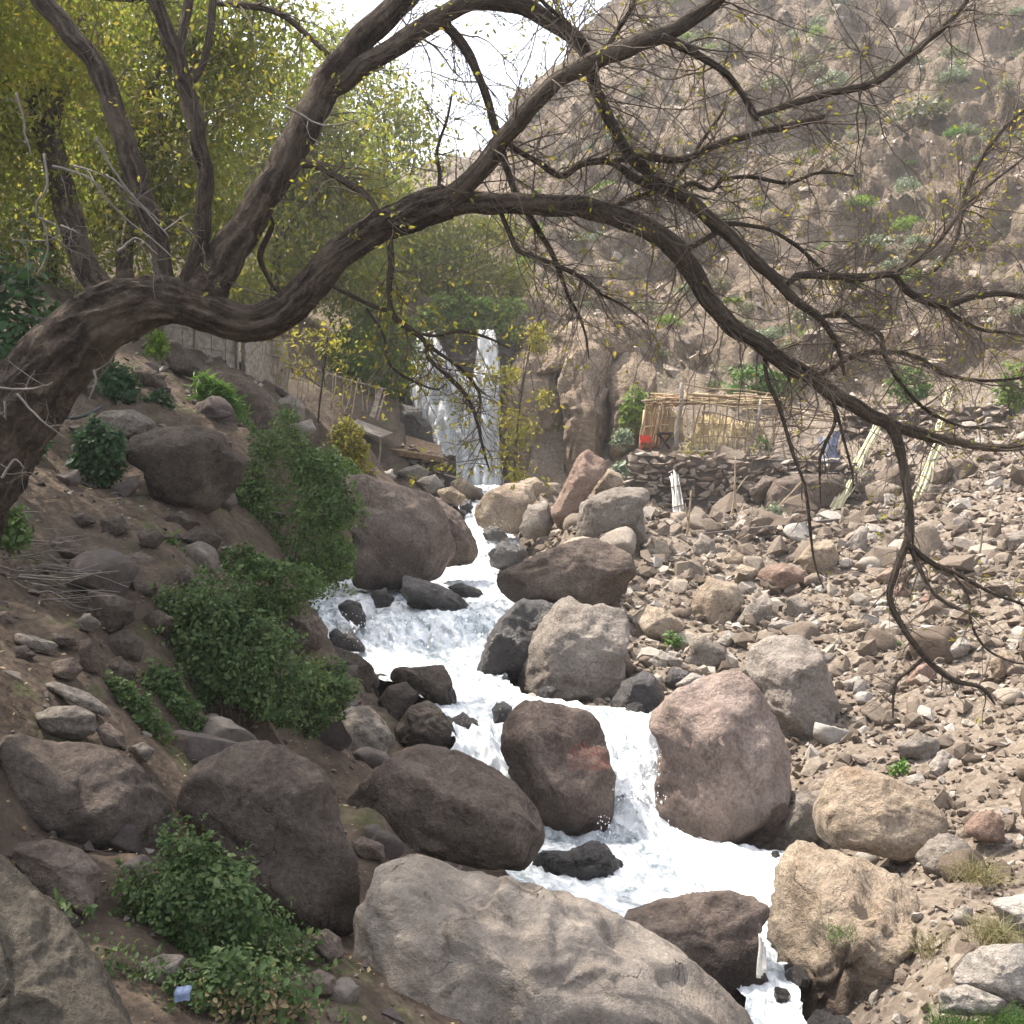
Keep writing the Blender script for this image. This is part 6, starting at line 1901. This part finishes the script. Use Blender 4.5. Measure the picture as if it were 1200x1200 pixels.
for x in (408, 444):
    stick('awning_post', hw, P(x, 552, 30.6), P(x + 1, 504 + (x - 408) * 0.25, 30.6), 0.03, 0.025, 'grey_wood')

# heap of dry sticks, litter and other small things
hp = thing('stick_heap', P(35, 700, 8.6), 'heap of dry grey sticks on the bank path at the left edge', 'sticks')
for k in range(46):
    a = P(random.uniform(-30, 70), random.uniform(660, 718), random.uniform(8.3, 9.0))
    ang = random.gauss(0.0, 0.35)
    L = random.uniform(0.3, 0.9)
    a[2] = height(a[0], a[1]) + random.uniform(0.01, 0.14)
    b = a + L * np.array([math.cos(ang), math.sin(ang) * 0.5, random.gauss(-0.05, 0.12)])
    b[2] = max(b[2], height(b[0], b[1]) + 0.01)
    stick('dry_stick', hp, a, b, random.uniform(0.004, 0.010), 0.003, 'dead_twig' if k % 3 == 0 else 'grey_wood', 5, 0.05)
rng = np.random.default_rng(8)
pos = scatter(4200, 4.0, 15.0, 'l', rng, 0.0)
pos[:, 2] += 0.012
n = len(pos)
ll = rng.uniform(0.02, 0.05, n)
V, F, r = leaf_arrays(pos, unit(rng.normal(0, 1, (n, 3)) * np.array([1, 1, 0.25])), unit(rng.normal(0, 0.35, (n, 3)) + np.array([0, 0, 1.0])), ll, ll * 0.5, rng.uniform(0, 1, n))
mk('fallen_leaves', V, F, 'leaf_dry', attr={'rnd': r}, label='dry fallen leaves littering the dirt of the left bank', kind='stuff')
hs = [P(66, 488, 12.6), P(82, 490, 12.8), P(96, 488, 13.0), P(112, 481, 13.4), P(120, 476, 13.8)]
C = catmull(hs, 30)
for q in C:
    q[2] = max(q[2], height(q[0], q[1]) + 0.03)
V, F, bk = tube(C, np.full(30, 0.022), 8)
mk('water_hose', V, F, 'hose', origin=hs[0], label='black hose lying on the ground under the leaning trunk', cat='hose')
sc = P(214, 1164, 4.5)
V = np.array([[x, y, 0.012 * math.sin(x * 90) + 0.01 * math.cos(y * 120)] for y in np.linspace(-.028, .028, 7) for x in np.linspace(-.032, .032, 9)]) + sc
F = np.arange(6)[:, None] * 9 + np.arange(8)[None, :]
F = np.stack([F, F + 1, F + 10, F + 9], -1).reshape(-1, 4)
Rx = np.array([[1, 0, 0], [0, math.cos(.9), -math.sin(.9)], [0, math.sin(.9), math.cos(.9)]])
V = (V - sc) @ Rx.T + sc
mk('plastic_scrap', np.vstack([V, V + np.array([0, 0.003, 0.002])]), np.vstack([F, F[:, ::-1] + 63]), 'blue_plastic', origin=sc, label='crumpled pale blue plastic scrap among the low weeds', cat='litter')
dw = thing('driftwood', P(891, 1140, 7.35), 'pale splintered wood jammed beside the outflow', 'driftwood')
for k in range(4):
    stick('splinter', dw, P(889 + k * 2.5, 1146 - 3 * k, 7.35), P(890 + k * 2.2, 1094 + 5 * k, 7.42), 0.018, 0.008, 'reed_pale', 6)


# ------------------------------------------------------------------ haze
hz = NT('haze')
pv = hz.n('ShaderNodeVolumePrincipled', ins={'Color': (0.97, 0.96, 0.95), 'Density': 0.0009, 'Anisotropy': 0.3})
hz.set(hz.out.inputs['Volume'], pv.outputs[0])
lo, hi = np.array([TX.min() - 2, TY.min() - 2, TZ.min() - 1.0]), np.array([TX.max() + 2, TY.max() + 2, max(TZ.max(), 28.0) + 2])
Vh = np.array([[x, y, z] for x in (lo[0], hi[0]) for y in (lo[1], hi[1]) for z in (lo[2], hi[2])])
mk('haze', Vh, BOXF, 'haze', smooth=False, kind='stuff')
